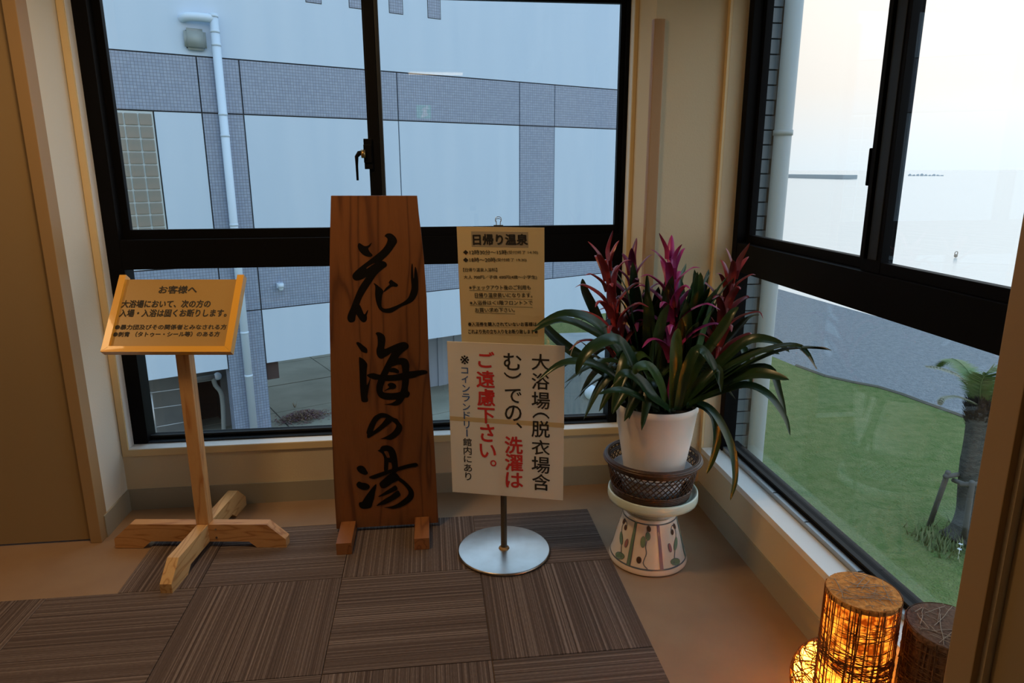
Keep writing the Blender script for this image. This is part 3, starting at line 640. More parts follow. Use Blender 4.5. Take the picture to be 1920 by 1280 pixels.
obj('painted_lines', lines, M['gblue'], body); obj('painted_leaves', greens, M['ggreen'], body)['kind'] = 'stuff'; obj('painted_buds', browns, M['gbrown'], body)['kind'] = 'stuff'; obj('painted_stripe', purples, M['gpurple'], body); obj('painted_petals', pinks, M['gpink'], body)['kind'] = 'stuff'
DX = .152
b = newbm(); lathe(b, [(0, .1975), (.085, .1975), (.100, .206), (.128, .232), (.155, .246), (.165, .252), (.1665, .262), (.165, .284), (.162, .288), (.157, .286), (.150, .272), (.14, .268), (0, .266)], (DX, QY), 72)
dish = obj('green_dish', b, M['celadon'], None, True, origin=(DX, QY, .1975)); tag(dish, 'shallow pale green glazed dish between the ceramic pedestal and the rattan basket', 'dish')
bk = thing('rattan_basket', 'round dark brown woven basket around the foot of the white pot', 'basket', (DX-.004, QY, .268))
BX = DX-.006; BZ0, BZ1, BR0, BR1 = .272, .415, .136, .168
b = newbm(); lathe(b, [(0, BZ0-.002), (BR0-.004, BZ0-.002), (BR0-.004, BZ0+.004), (0, BZ0+.004)], (BX, QY), 48); obj('bottom', b, M['rattan'], bk)
def ring(bm, R_, z, r, seg=72, wob=0):
    pts = [V((BX+(R_+wob*math.sin(i*9.))*math.cos(2*PI*i/seg), QY+(R_+wob*math.sin(i*9.))*math.sin(2*PI*i/seg), z+wob*.6*math.cos(i*7.))) for i in range(seg+1)]
    tube(bm, pts, r, 7, False)
b = newbm(); ring(b, BR1+.003, BZ1, .0075); ring(b, BR1-.002, BZ1+.003, .0055); ring(b, BR1+.008, BZ1-.005, .005); obj('rim', b, M['rattan'], bk, True)
b = newbm()
for k in range(5): ring(b, BR0+.001+k*.0022, BZ0+.003+k*.0078, .0046, 72, .0012)
for k in range(2): ring(b, BR1-.003-k*.002, BZ1-.016-k*.007, .0042, 72, .001)
obj('woven_band', b, M['rattan'], bk, True)
b = newbm()
for dirn in (1, -1):
    for k in range(46):
        pts = []
        for j in range(7):
            t = j/6; a = 2*PI*(k/46)+dirn*t*.62; R_ = BR0+.010+(BR1-BR0-.010)*t+.0016*dirn*math.cos(t*PI*5)
            pts.append(V((BX+R_*math.cos(a), QY+R_*math.sin(a), BZ0+.034+(BZ1-BZ0-.04)*t)))
        tube(b, pts, .0021, 5, False)
wv = obj('woven_lattice', b, M['rattan'], bk, True); wv['kind'] = 'stuff'
b = newbm(); lathe(b, [(0, .345), (.11, .345), (.135, .352), (.15, .366), (.152, .368), (.147, .370), (.133, .358), (.11, .352), (0, .352)], (BX, QY), 64)
lathe(b, [(.10, .277), (.108, .277), (.112, .346), (.104, .346)], (BX, QY), 48)
sc = obj('saucer', b, M['saucer'], None, True, origin=(BX, QY, .277)); tag(sc, 'pale bluish saucer inside the rattan basket under the white pot', 'saucer')
pt = thing('potted_bromeliads', 'bromeliads with four red and magenta flower spikes in a white plastic pot', 'plant', (DX, QY, .353))
b = newbm(); lathe(b, [(0, .3535), (.103, .3535), (.108, .357), (.132, .50), (.1455, .600), (.1485, .604), (.1485, .624), (.146, .627), (.1425, .624), (.141, .60), (.139, .585), (0, .585)], (DX-.001, QY), 72); obj('pot', b, M['pot'], pt, 'auto')
b = newbm(); lathe(b, [(.138, .588), (.09, .598), (0, .602)], (DX, QY), 32); obj('soil', b, M['soil'], pt)

# leaves --------------------------------------------------------------
def ribbon(path, w, prof=None, fold=.25, seg=5, ref=None, twist=0., side0=None):
    """strap leaf along a path, w = greatest width, prof(t) relative width"""
    P_ = crom(path, seg); n = len(P_); bm = newbm(); prev = None
    prof = prof or (lambda t: (1-t**3.2)**.8*(.62+.38*math.sin(min(1, t*1.6)*PI/2)))
    L_ = (P_[-1]-P_[0]).length
    for i, p in enumerate(P_):
        t = i/(n-1); tg = (P_[min(i+1, n-1)]-P_[max(i-1, 0)]).normalized()
        rf = ref or V((0, 0, 1)); side = tg.cross(rf)
        if side.length < .15: side = tg.cross(rf+V((.3, -.6, .2)))
        if side0 is not None: side = side0-tg*side0.dot(tg)
        side.normalize(); nr = side.cross(tg).normalized()
        if twist: 
            q = Matrix.Rotation(twist*t, 3, tg); side = q @ side; nr = q @ nr
        if prev is not None and side.dot(prev) < 0: side = -side; nr = -nr
        prev = side
        hw = max(w*.5*prof(t), .0004)
        row = [bm.verts.new(p-side*hw+nr*hw*fold), bm.verts.new(p-side*hw*.5+nr*hw*fold*.3), bm.verts.new(p), bm.verts.new(p+side*hw*.5+nr*hw*fold*.3), bm.verts.new(p+side*hw+nr*hw*fold)]
        if i: [bm.faces.new((last[k], last[k+1], row[k+1], row[k])) for k in range(4)]
        last = row
    return bm
def pp_(pts, P=None): return [onp(x, y, 1, Y) for x, y, Y in pts]
def safe(p):
    p = V(p); p.x = min(p.x, .485)
    if p.y > .38 and p.x > .2: p.y = .38
    p.y = min(p.y, .62); return p
HERO = [  # (px, py, Y) control points, width, material
 ([(1200, 752, .0), (1180, 690, -.05), (1122, 610, -.08), (1060, 588, -.09), (1003, 612, -.10)], .050, 'leaf'),
 ([(1190, 740, .03), (1160, 660, .02), (1105, 618, .0), (1050, 600, -.02), (998, 622, -.04)], .044, 'leaf'),
 ([(1215, 750, -.06), (1195, 700, -.12), (1160, 640, -.18), (1118, 648, -.21), (1092, 672, -.22), (1080, 702, -.22)], .056, 'leaf'),
 ([(1205, 755, -.03), (1165, 715, -.08), (1110, 682, -.12), (1055, 681, -.14), (1010, 712, -.15)], .040, 'leaf'),
 ([(1236, 768, -.10), (1198, 744, -.16), (1159, 731, -.19), (1121, 739, -.20)], .034, 'leaf'),
 ([(1200, 740, .05), (1120, 690, .06), (1060, 650, .07), (1020, 610, .08), (1000, 560, .08)], .055, 'leaf'),
 ([(1190, 720, .08), (1140, 640, .10), (1112, 580, .10), (1096, 545, .10), (1092, 522, .10)], .050, 'leaf'),
 ([(1210, 740, .07), (1195, 640, .10), (1190, 560, .10), (1186, 490, .09)], .062, 'leaf'),
 ([(1290, 740, .06), (1300, 650, .10), (1306, 570, .11), (1302, 505, .11)], .060, 'leaf'),
 ([(1300, 745, .03), (1325, 660, .06), (1336, 600, .07), (1332, 560, .07)], .058, 'leaf'),
 ([(1262, 765, -.10), (1266, 690, -.14), (1268, 640, -.15), (1272, 615, -.15)], .052, 'leaf2'),
 ([(1250, 765, -.09), (1235, 715, -.14), (1215, 688, -.16), (1195, 690, -.17), (1190, 702, -.17)], .050, 'leaf2'),
 ([(1285, 745, -.05), (1305, 690, -.09), (1350, 622, -.12), (1370, 590, -.13), (1385, 575, -.13)], .044, 'leaf'),
 ([(1290, 745, -.04), (1340, 690, -.12), (1400, 640, -.20), (1450, 640, -.25), (1480, 660, -.30)], .048, 'leaf'),
 ([(1290, 750, -.03), (1350, 700, -.12), (1420, 660, -.22), (1462, 664, -.30)], .046, 'leaf'),
 ([(1290, 750, -.06), (1360, 690, -.18), (1440, 655, -.30), (1500, 650, -.40), (1530, 690, -.45)], .030, 'leaf'),
 ([(1295, 752, -.05), (1370, 700, -.16), (1450, 662, -.30), (1510, 652, -.42), (1558, 656, -.50)], .026, 'leaf'),
 ([(1295, 755, -.05), (1360, 720, -.16), (1420, 702, -.28), (1480, 712, -.36)], .070, 'leaf'),
 ([(1292, 757, -.08), (1340, 738, -.16), (1395, 722, -.22), (1438, 738, -.28), (1470, 780, -.31), (1487, 816, -.32)], .036, 'leaf'),
 ([(1296, 750, -.02), (1380, 700, -.12), (1440, 690, -.22), (1462, 740, -.27), (1480, 790, -.29)], .034, 'leaf'),
 ([(1297, 757, -.06), (1322, 765, -.10), (1339, 785, -.12), (1344, 825, -.12), (1336, 862, -.12), (1325, 888, -.12)], .036, 'leaf'),
 ([(1300, 752, -.06), (1330, 765, -.11), (1355, 800, -.14), (1374, 850, -.15), (1378, 900, -.15), (1369, 938, -.15)], .036, 'leaf'),
 ([(1296, 750, .05), (1350, 690, .06), (1390, 650, .05), (1415, 700, .0), (1425, 730, -.03)], .036, 'leaf'),
 ([(1280, 740, .08), (1350, 650, .08), (1400, 600, .02), (1440, 590, -.05)], .034, 'leaf'),
 ([(1275, 765, -.10), (1310, 720, -.18), (1345, 690, -.20), (1352, 735, -.21)], .040, 'leaf'),
 ([(1255, 768, -.11), (1225, 745, -.15), (1200, 715, -.16), (1170, 700, -.17), (1150, 720, -.175)], .050, 'leaf'),
 ([(1270, 768, -.11), (1285, 700, -.17), (1310, 655, -.19), (1340, 690, -.20), (1350, 725, -.21)], .044, 'leaf'),
]
for path, w_, mt in HERO:
    P_ = [safe(p) for p in pp_(path)]
    tq = (P_[-1]-P_[0]).normalized(); obj('leaf', ribbon(P_, w_*.9, fold=.3, ref=V((-.12, -.62, .72))), M[mt], pt, True)
for path, w_ in (([(1498, 651, -.395), (1515, 668, -.43), (1531, 692, -.455)], .020), ([(1515, 652, -.43), (1540, 651, -.47), (1558, 657, -.50)], .016), ([(1100, 650, -.02), (1085, 640, -.03), (1074, 655, -.03), (1070, 668, -.03)], .020)):
    obj('dry_leaf_tip', ribbon([safe(p) for p in pp_(path)], w_, lambda t: .9-.5*t), M['dry'], pt, True, label='pale withered leaf tip')
STK = [((1165, 690, .04), (1133, 445, .03), 'bred', 14, .105), ((1200, 690, .12), (1183, 455, .13), 'bpur', 12, .10), ((1262, 690, -.02), (1256, 442, -.02), 'bmag', 16, .105), ((1335, 690, .02), (1381, 462, .03), 'bred', 14, .10)]
cents = [onp(*s[0][:2], 1, s[0][2]) for s in STK]
d_front = lambda a: math.sin(a-.35) < -.55
for k in range(96):                                   # the crowd of leaves of the four rosettes
    c0 = cents[k % 4]; a = random.uniform(0, 2*PI); base = V((DX+(c0.x-DX)*.45+random.uniform(-.03, .03), QY+(c0.y-QY)*.45+random.uniform(-.03, .03), .600))
    inner = k % 2
    if not inner and d_front(a): a += PI
    up_ = random.uniform(.30, .47) if inner else random.uniform(.12, .25); out_ = random.uniform(.05, .13) if inner else random.uniform(.13, .24)
    d = V((math.cos(a), math.sin(a), 0))
    if d.x > .3: out_ = min(out_, .19)
    if d.y < -.4: out_ *= .7
    tipdrop = random.uniform(.0, .05) if inner else random.uniform(.05, .14)
    P_ = [base, base+d*out_*.30+Z*up_*.55, base+d*out_*.72+Z*up_*.95, base+d*out_*1.15+Z*(up_*1.0-tipdrop*.6), base+d*out_*1.45+Z*(up_*.92-tipdrop*1.3)]
    if inner: P_ = [base, base+d*out_*.30+Z*up_*.40, base+d*out_*.62+Z*up_*.72, base+d*out_*.95+Z*up_*.95, base+d*out_*1.4+Z*up_*1.08]
    sd = Matrix.Rotation(random.uniform(-.7, .7), 3, d) @ V((-math.sin(a), math.cos(a), 0))
    if inner and abs(d.x) > .5: sd = V((.55, .3, 0))*(1 if d.x > 0 else -1)+V((-math.sin(a), math.cos(a), 0))
    obj('leaf', ribbon([safe(p) for p in P_], random.uniform(.046, .062), fold=.3, seg=3, side0=sd), M['leaf' if random.random() < .9 else 'leaf2'], pt, True)
for (s0, s1, mt, nb, L_) in STK:
    A_ = onp(s0[0], s0[1], 1, s0[2]); T_ = onp(s1[0], s1[1]+26, 1, s1[2]); ax = (T_-A_).normalized(); H_ = (T_-A_).length
    root = V((DX+(A_.x-DX)*.5, QY+(A_.y-QY)*.5, .60))
    b = newbm(); tube(b, crom([root, A_, A_+ax*H_*.6, T_-ax*.03], 4), .010, 8); st = obj('flower_spike', b, M[mt], pt, True)
    X_ = ax.orthogonal().normalized(); Y_ = ax.cross(X_); N_ = nb+7
    for k in range(N_):
        t = k/(N_-1); a = k*2.4+.4+random.uniform(-.3, .3); h = H_*(.16+.84*t); d = X_*math.cos(a)+Y_*math.sin(a); l = L_*1.38*(1.05-.42*t)*random.uniform(.88, 1.12)
        o_ = A_+ax*(h-l*.35); fl = 1-.62*t**2.5
        P_ = [o_+d*.008, o_+d*l*.20*fl+ax*l*.36, o_+d*l*.52*fl+ax*l*.64, o_+d*l*.92*fl+ax*l*(.74+.14*t), o_+d*l*1.22*fl+ax*l*(.58+.46*t**2)]
        obj('bract', ribbon([safe(p) for p in P_], .042*(1-.3*t), lambda q: (1-q**2.0)**.85*(.8+.2*math.sin(min(1, q*2)*PI/2)), .45, 3, side0=ax.cross(d)), M[mt], st, True)

# ------------------------------------------------------------------ woven lamps (right foreground)
M['fib'] = translucent('brown_fibre', (.33, .14, .045), .4, .8); M['fibd'] = translucent('dark_fibre', (.20, .12, .08), .25, .8); M['hair'] = mat('pale_fibre', (.42, .34, .27), .6)

def shade(name, c1, c2, sc, rough=.8):            # mottled shade of fibre and paper that lets the bulb's light through
    m = bpy.data.materials.new(name); m.use_nodes = True; n = m.node_tree.nodes; L = m.node_tree.links; n.clear()
    t = n.new('ShaderNodeTexCoord'); z = n.new('ShaderNodeTexVoronoi'); z.inputs['Scale'].default_value = sc; L.new(t.outputs['Object'], z.inputs[0])
    z2 = n.new('ShaderNodeTexNoise'); z2.inputs['Scale'].default_value = sc*.35; z2.inputs['Detail'].default_value = 6; L.new(t.outputs['Object'], z2.inputs[0])
    ma = n.new('ShaderNodeMath'); ma.operation = 'MULTIPLY_ADD'; ma.inputs[1].default_value = .55; L.new(z.outputs[0], ma.inputs[0]); L.new(z2.outputs[0], ma.inputs[2])
    r = n.new('ShaderNodeValToRGB'); r.color_ramp.elements[0].position = .48; r.color_ramp.elements[0].color = (*c1, 1); r.color_ramp.elements[1].position = .95; r.color_ramp.elements[1].color = (*c2, 1); L.new(ma.outputs[0], r.inputs[0])
    a_ = n.new('ShaderNodeBsdfTranslucent'); d_ = n.new('ShaderNodeBsdfDiffuse'); L.new(r.outputs[0], a_.inputs[0]); L.new(r.outputs[0], d_.inputs[0])
    x = n.new('ShaderNodeMixShader'); x.inputs[0].default_value = .35; o = n.new('ShaderNodeOutputMaterial'); L.new(a_.outputs[0], x.inputs[1]); L.new(d_.outputs[0], x.inputs[2]); L.new(x.outputs[0], o.inputs[0])
    return m
M['glow'] = shade('amber_shade', (.95, .62, .25), (.14, .045, .01), 95); M['glow2'] = shade('yellow_shade', (.98, .80, .45), (.80, .50, .18), 60)
def bulb(c, p, col, r=.022):
    l = bpy.data.lights.new('bulb_light', 'POINT'); l.energy = p; l.color = col; l.shadow_soft_size = r
    o = bpy.data.objects.new('bulb_light', l); o.location = c; COL.objects.link(o)
def cyl_lamp(name, label, c, r, h, glow, fibre, seed, lit=0., nst=(90, 430)):
    random.seed(seed)
    t = thing(name, label, 'lamp', (c[0], c[1], 0), 'woven cylinder lamps on the floor')
    b = newbm(); lathe(b, [(r*.90, .014), (r*.935, .03), (r*.935, h-.02), (r*.90, h-.014)], c, 40); obj('paper_core', b, glow, t, True)
    if lit: bulb((c[0], c[1], h*.34), lit, (1, .50, .10))
    b = newbm(); lathe(b, [(0, 0), (r*.97, 0), (r*.97, .012), (0, .012)], c, 40); obj('base', b, M['fibd'], t)
    b = newbm()
    for k in range(nst[0]):       # upright strands
        a = 2*PI*k/nst[0]+random.uniform(-.02, .02); rr = r*random.uniform(.955, .995)
        z0 = 0.01; pts = []
        for j in range(9):
            z = z0+(h-.012)*j/8; a += random.uniform(-.035, .035); pts.append(V((c[0]+rr*math.cos(a), c[1]+rr*math.sin(a), z)))
        tube(b, pts, random.uniform(.0006, .0015), 4, False)
    for k in range(nst[1]):       # wrapped strands
        a = random.uniform(0, 2*PI); z = random.uniform(.01, h); sl = random.uniform(-.25, .25); ln = random.uniform(.5, 2.2); pts = []; rr = r*random.uniform(.97, 1.01)
        if random.random() < .35: z = h*(.72+random.uniform(-.02, .05))
        for j in range(10):
            aa = a+ln*j/9; zz = min(max(z+sl*r*ln*j/9+random.uniform(-.002, .002), .006), h-.001); pts.append(V((c[0]+rr*math.cos(aa), c[1]+rr*math.sin(aa), zz)))
        tube(b, pts, random.uniform(.0005, .0012), 3, False)
    o = obj('woven_fibre', b, fibre, t, True); o['kind'] = 'stuff'
    b = newbm(); lathe(b, [(r*.985, h-.012), (r*.985, h-.003), (r*.96, h), (0, h+.001)], c, 40)
    obj('top_felt', b, M['felt'] if lit > .2 else M['feltd'], t, 'auto')
    b = newbm()
    for k in range(46):
        a = random.uniform(0, 2*PI); q = random.uniform(-.8, .8)*r; hl = math.sqrt(max(r*r*.92-q*q, 0)); ca, sa = math.cos(a), math.sin(a)
        s_, e_ = sorted((random.uniform(-hl, hl), random.uniform(-hl, hl)))
        pts = [V((c[0]+q*ca-(s_+(e_-s_)*j/4)*sa+random.uniform(-.002, .002), c[1]+q*sa+(s_+(e_-s_)*j/4)*ca, h+.002+random.uniform(0, .002))) for j in range(5)]
        tube(b, pts, random.uniform(.0004, .0009), 4, False)
    o = obj('loose_fibres', b, M['hair'], t, True); o['kind'] = 'stuff'
    return t
M['felt'] = mat('bulb_lit_orange_felt', (.95, .43, .11), .9, noise=(110, (.62, .25, .06)), bump=(160, .8, .004)); M['feltd'] = mat('brown_felt', (.20, .12, .085), .9, noise=(110, (.12, .07, .05)), bump=(160, .8, .004))  # felt: bright orange includes the bulb's glow coming through the top
cyl_lamp('woven_cylinder_lamp', 'lit cylinder lamp of brown woven fibre with orange top, glowing amber', (.252, -1.073), .0755, .56, M['glow'], M['fib'], 3, 26)
cyl_lamp('woven_cylinder_lamp', 'unlit dark brown woven cylinder lamp half hidden behind the door frame', (.392, -1.165), .085, .525, M['feltd'], M['fibd'], 5, .12)
def ball_lamp(c, r):
    random.seed(11); c = V(c)
    t = thing('woven_ball_lamp', 'bright yellow glowing woven ball lamp behind the lit cylinder lamp', 'lamp', (c.x, c.y, 0))
    b = newbm(); bmesh.ops.create_uvsphere(b, u_segments=32, v_segments=20, radius=r*.93, matrix=Matrix.Translation(c)); obj('paper_core', b, M['glow2'], t, True); bulb(c, 8.5, (1, .60, .13))
    b = newbm(); lathe(b, [(0, 0), (r*.45, 0), (r*.45, .008), (0, .010)], (c.x, c.y), 24); obj('base', b, M['fibd'], t)
    b = newbm()
    for k in range(230):
        n = V((random.gauss(0, .5), random.gauss(0, .5), random.gauss(0, 1))).normalized(); x_ = n.orthogonal().normalized(); y_ = n.cross(x_); q = random.uniform(-.9, .9); rr = math.sqrt(1-q*q); a0 = random.uniform(0, 2*PI); ln = random.uniform(1.5, 5)
        pts = [c+(n*q+(x_*math.cos(a0+ln*j/14)+y_*math.sin(a0+ln*j/14))*rr)*r*random.uniform(.965, .985) for j in range(15)]
        tube(b, pts, random.uniform(.0008, .0018), 4, False)
    o = obj('woven_fibre', b, M['fib'], t, True); o['kind'] = 'stuff'
ball_lamp((.380, -.835, .121), .112)

# ------------------------------------------------------------------ things behind the camera that the panes reflect
xs = thing('exit_sign', 'green emergency exit sign with white running figure, mirrored in the back window', 'sign', (-.66, YMIN, 2.1))
b = newbm(); box(b, (-.75, YMIN, 2.02), (-.57, YMIN+.04, 2.18), .004); obj('housing', b, M['sill'], xs)
b = newbm(); box(b, (-.742, YMIN+.0405, 2.028), (-.578, YMIN+.042, 2.172)); obj('lit_panel', b, emit('exit_green', (.05, .75, .35), 1.6), xs)
b = newbm(); yy = YMIN+.044
fig = [[(.0, .0), (.03, .0), (.045, .12), (.075, .02), (.095, .03), (.055, .08), (.075, .10), (.10, .09), (.10, .102), (.07, .115), (.045, .112), (.015, .09), (.01, .07), (.03, .085), (.03, .06), (.02, .04)]]
for P_ in fig:
    P3 = [V((-.70+x, yy, 2.035+z)) for x, z in P_]; tri = tessellate_polygon([[V((p.x, p.z, 0)) for p in P3]]); nv = [b.verts.new(p) for p in P3]
    for q in tri: b.faces.new([nv[i] for i in q])
bmesh.ops.create_circle(b, cap_ends=True, segments=14, radius=.013, matrix=Matrix.Translation((-.62, yy, 2.157)) @ Matrix.Rotation(PI/2, 4, 'X'))
obj('running_figure', b, emit('exit_white', (.9, 1, .9), 1.8), xs)
def ceiling_light(x, y, lab, sx=.17, lin=False):
    t = thing('ceiling_light', lab, 'light', (x, y, CEIL))
    if lin:
        b = newbm(); box(b, (x-.33, y-.05, CEIL-.03), (x+.33, y+.05, CEIL), .004); obj('housing', b, M['sill'], t)
        b = newbm(); tube(b, [(x-.29, y, CEIL-.045), (x+.29, y, CEIL-.045)], .013, 12); obj('tube', b, emit('warm_tube', (1, .80, .55), 5.0), t, True)
    else:
        b = newbm(); lathe(b, [(sx, CEIL), (sx+.015, CEIL-.01), (sx+.01, CEIL-.03), (sx-.01, CEIL-.03), (sx-.012, CEIL-.012)], (x, y), 40); obj('rim', b, M['sill'], t, True)
        b = newbm(); lathe(b, [(sx-.012, CEIL-.02), (0, CEIL-.022)], (x, y), 40); obj('lamp_disc', b, emit('warm_disc', (1, .74, .42), 3.0), t)
ceiling_light(-1.3, -.42, 'round warm ceiling light over the carpet'); ceiling_light(-3.1, -.42, 'round warm ceiling light in front of the left door')
ceiling_light(-.52, -4.2, 'short warm tube light on the ceiling near the exit sign', lin=True)

# ------------------------------------------------------------------ outside: the neighbouring building
GZ = -3.5
FD = V((.89415424, .44775909, 0)); FN = V((.44775909, -.89415424, 0)); FP = V((-5.28523532, 9.68328159, 0))
def fw(s, z, off=0.): return FP+FD*s-FN*off+Z*z          # off > 0 lies behind the facade
def fpx(x, y, off=0.):
    w_ = onpl(x, y, FP-FN*off, FN); q = w_-(FP-FN*off); return q.dot(FD), w_.z
nb = bpy.data.objects.new('neighbouring_building', None); COL.objects.link(nb); nb.location = FP
nb.rotation_euler = (0, 0, math.atan2(FD.y, FD.x)); tag(nb, 'white building with grey tiled bands and glass blocks outside the back window', 'building')
# local frame: x = along facade, y = into the building, z up
def fobj(name, bm, m, parent=nb, smooth=False, kind=None, label=None):
    me = bpy.data.meshes.new(name); bm.to_mesh(me); bm.free(); me.materials.append(m)
    if smooth: me.polygons.foreach_set('use_smooth', [True]*len(me.polygons)); me.set_sharp_from_angle(angle=math.radians(40))
    o = bpy.data.objects.new(name, me); COL.objects.link(o); o.parent = parent
    if kind: o['kind'] = kind
    if label: o['label'] = label
    return o
M['fpan'] = mat('skylit_white_facade', (.50, .63, .79), .7, noise=(1.3, (.53, .655, .81)), scale=(2.5, 2.5, .25)); M['fjoint'] = mat('dark_joint', (.035, .04, .045), .8)  # facade is white; blue skylight falling on it is mixed into this colour
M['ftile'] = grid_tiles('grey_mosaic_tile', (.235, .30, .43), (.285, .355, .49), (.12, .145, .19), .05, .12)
M['gblock'] = mat('glass_block', (.20, .215, .20), .22, noise=(2.5, (.27, .24, .21))); M['gjoint'] = mat('glass_block_joint', (.50, .58, .62), .6)
M['pvc'] = mat('pale_pipe', (.55, .68, .83), .45); M['greyp'] = mat('grey_plastic', (.28, .33, .34), .5)
SL, SR, ZT = -3.5, 14.5, 6.2
b = newbm(); box(b, (SL, .03, -2.0), (SR, .35, ZT)); fobj('wall_backing', b, M['fjoint'])
G_ = .011
def panel(nm, s0, s1, z0, z1, m, y0=0., y1=.04, bev=0.):
    b = newbm(); box(b, (s0+G_, y0, z0+G_), (s1-G_, y1, z1-G_), bev); return fobj(nm, b, m)
cols = [(SL, -2.6), (-2.6, .39), (.39, 1.09), (1.09, 1.77), (1.77, 4.62), (4.62, 7.42), (7.42, 8.35), (8.35, SR)]
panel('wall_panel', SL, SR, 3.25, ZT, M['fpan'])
for s0, s1 in ((SL, 1.11), (1.11, 1.77), (1.77, 4.62), (4.62, 7.42), (7.42, 8.35), (8.35, SR)):
    panel('tiled_band', s0, s1, 2.38, 3.25, M['ftile'], -.004); panel('tiled_band', s0, s1, -.99, -.14, M['ftile'], -.004)
for s0, s1 in ((1.11, 1.77), (7.42, 8.35)):
    panel('tiled_pier', s0, s1, -.14, 2.38, M['ftile'], -.004); 
b = newbm(); box(b, (1.11+G_, -.004, GZ), (1.77-G_, .33, -.99-G_)); fobj('tiled_pier', b, M['ftile'])
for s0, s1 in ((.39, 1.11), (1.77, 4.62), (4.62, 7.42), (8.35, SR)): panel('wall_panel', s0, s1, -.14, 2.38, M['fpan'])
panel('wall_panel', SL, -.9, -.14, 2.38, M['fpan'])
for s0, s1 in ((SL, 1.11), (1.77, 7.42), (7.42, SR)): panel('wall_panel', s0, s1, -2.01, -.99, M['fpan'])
# glass blocks
b = newbm(); box(b, (-.9+G_, .012, .38+.01), (.39-G_, .05, 2.38-G_)); gw = fobj('glass_block_window', b, M['gjoint'])
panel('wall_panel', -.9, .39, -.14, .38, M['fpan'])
b = newbm(); box(b, (-.0905, -.012, -.0905), (.0905, .012, .0905), .012); gme = bpy.data.meshes.new('glass_block'); b.to_mesh(gme); b.free(); gme.materials.append(M['gblock'])
for i in range(6):
    for j in range(10):
        o = bpy.data.objects.new('glass_block', gme); COL.objects.link(o); o.parent = gw; o.location = (.39-.025-.1-i*.202, .004, 2.345-.1-j*.198)
# small tiled squares high on the wall
for s0 in (3.76, 4.53, 5.32, 2.98):
    b = newbm(); box(b, (s0, -.006, 4.28), (s0+.26, .0105, 4.80), 0); fobj('tiled_inset', b, M['ftile'])
    b = newbm(); box(b, (s0-.012, -.002, 4.268), (s0+.272, .0105, 4.812)); fobj('inset_joint', b, M['fjoint'])
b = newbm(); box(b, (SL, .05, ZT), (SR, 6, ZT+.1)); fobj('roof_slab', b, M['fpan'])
# storey under the panels: recess wall, doorway, shutter
M['recess'] = mat('grey_recess_wall', (.12, .14, .15), .8, noise=(1.5, (.17, .19, .20))); M['dark'] = mat('dark_interior', (.012, .014, .017), .9); M['ribs'] = mat('blue_grey_shutter', (.24, .29, .36), .5)
b = newbm(); box(b, (SL, 1.2, GZ), (.66, 1.3, -2.0)); box(b, (.66, 1.2, -2.5), (1.16, 1.3, -2.0)); box(b, (1.16, 1.2, GZ), (1.78, 1.3, -2.0)); rw = fobj('recess_wall', b, M['recess'])
b = newbm(); box(b, (.66, 1.9, GZ), (1.16, 1.95, -2.0)); box(b, (.655, 1.3, GZ), (.66, 1.9, -2.0)); box(b, (1.16, 1.3, GZ), (1.165, 1.9, -2.0)); fobj('dark_doorway', b, M['dark'])
b = newbm(); box(b, (.60, 1.17, GZ), (.66, 1.32, -2.5)); box(b, (.60, 1.17, -2.5), (1.16, 1.32, -2.44)); fobj('door_frame', b, M['greyp'])
b = newbm(); box(b, (1.77, .5, GZ), (1.78, 1.3, -2.0)); 
for k in range(10): box(b, (5.05+k*.22, 1.2+(.03 if k % 2 else 0), GZ), (5.27+k*.22, 1.28, -1.9))
sh = fobj('ribbed_shutter', b, M['ribs'])
b = newbm(); box(b, (7.25, 1.1, GZ), (7.45, 1.3, -1.9)); fobj('shutter_post', b, M['recess'])
b = newbm(); s0, z0 = fpx(495, 709, .25); s1, z1 = fpx(518, 680, .25); box(b, (1.79, .1, z0), (s1, .4, -2.0), .01); fobj('duct_box', b, mat('dark_red_brown', (.055, .035, .035), .7))
# drain pipe
dp = thing('drain_pipe', 'pale blue-white rain pipe with elbow running down the tiled pier', 'pipe', fw(1.42, GZ, -.12))
def fpt(s, z, off): return fw(s, z, off)
b = newbm(); tube(b, [fpt(1.415, 3.90, -.115), fpt(1.415, GZ, -.115)], .068, 20); obj('pipe_run', b, M['pvc'], dp, True)
b = newbm(); tube(b, crom([fpt(.97, 3.80, .05), fpt(.98, 3.80, -.06), fpt(1.04, 3.81, -.12), fpt(1.20, 3.82, -.13), fpt(1.40, 3.82, -.115)], 4), .066, 16); obj('pipe_elbow', b, M['pvc'], dp, True)
for z in (3.86, 3.63, 3.43, 2.36, 2.02, .55, -1.35, -2.15):
    b = newbm(); tube(b, [fpt(1.415, z-.02, -.115), fpt(1.415, z+.02, -.115)], .0735, 20); obj('pipe_collar', b, M['pvc'], dp, True)
# wall lamp box
s0, z0 = fpx(365, 75); c = fw(s0, z0, -.05)
wl = thing('square_wall_lamp', 'rounded grey square lamp on the white wall beside the pipe elbow', 'lamp', c)
b = newbm(); obox(b, c, FD, FN, Z, .33, .10, .33, .0); bmesh.ops.bevel(b, geom=b.edges[:], offset=.045, segments=4, affect='EDGES'); obj('lamp_cover', b, M['greyp'], wl, True)
b = newbm(); obox(b, fw(s0, z0, -.006), FD, FN, Z, .27, .02, .27, .006); obj('back_plate', b, M['fjoint'], wl)
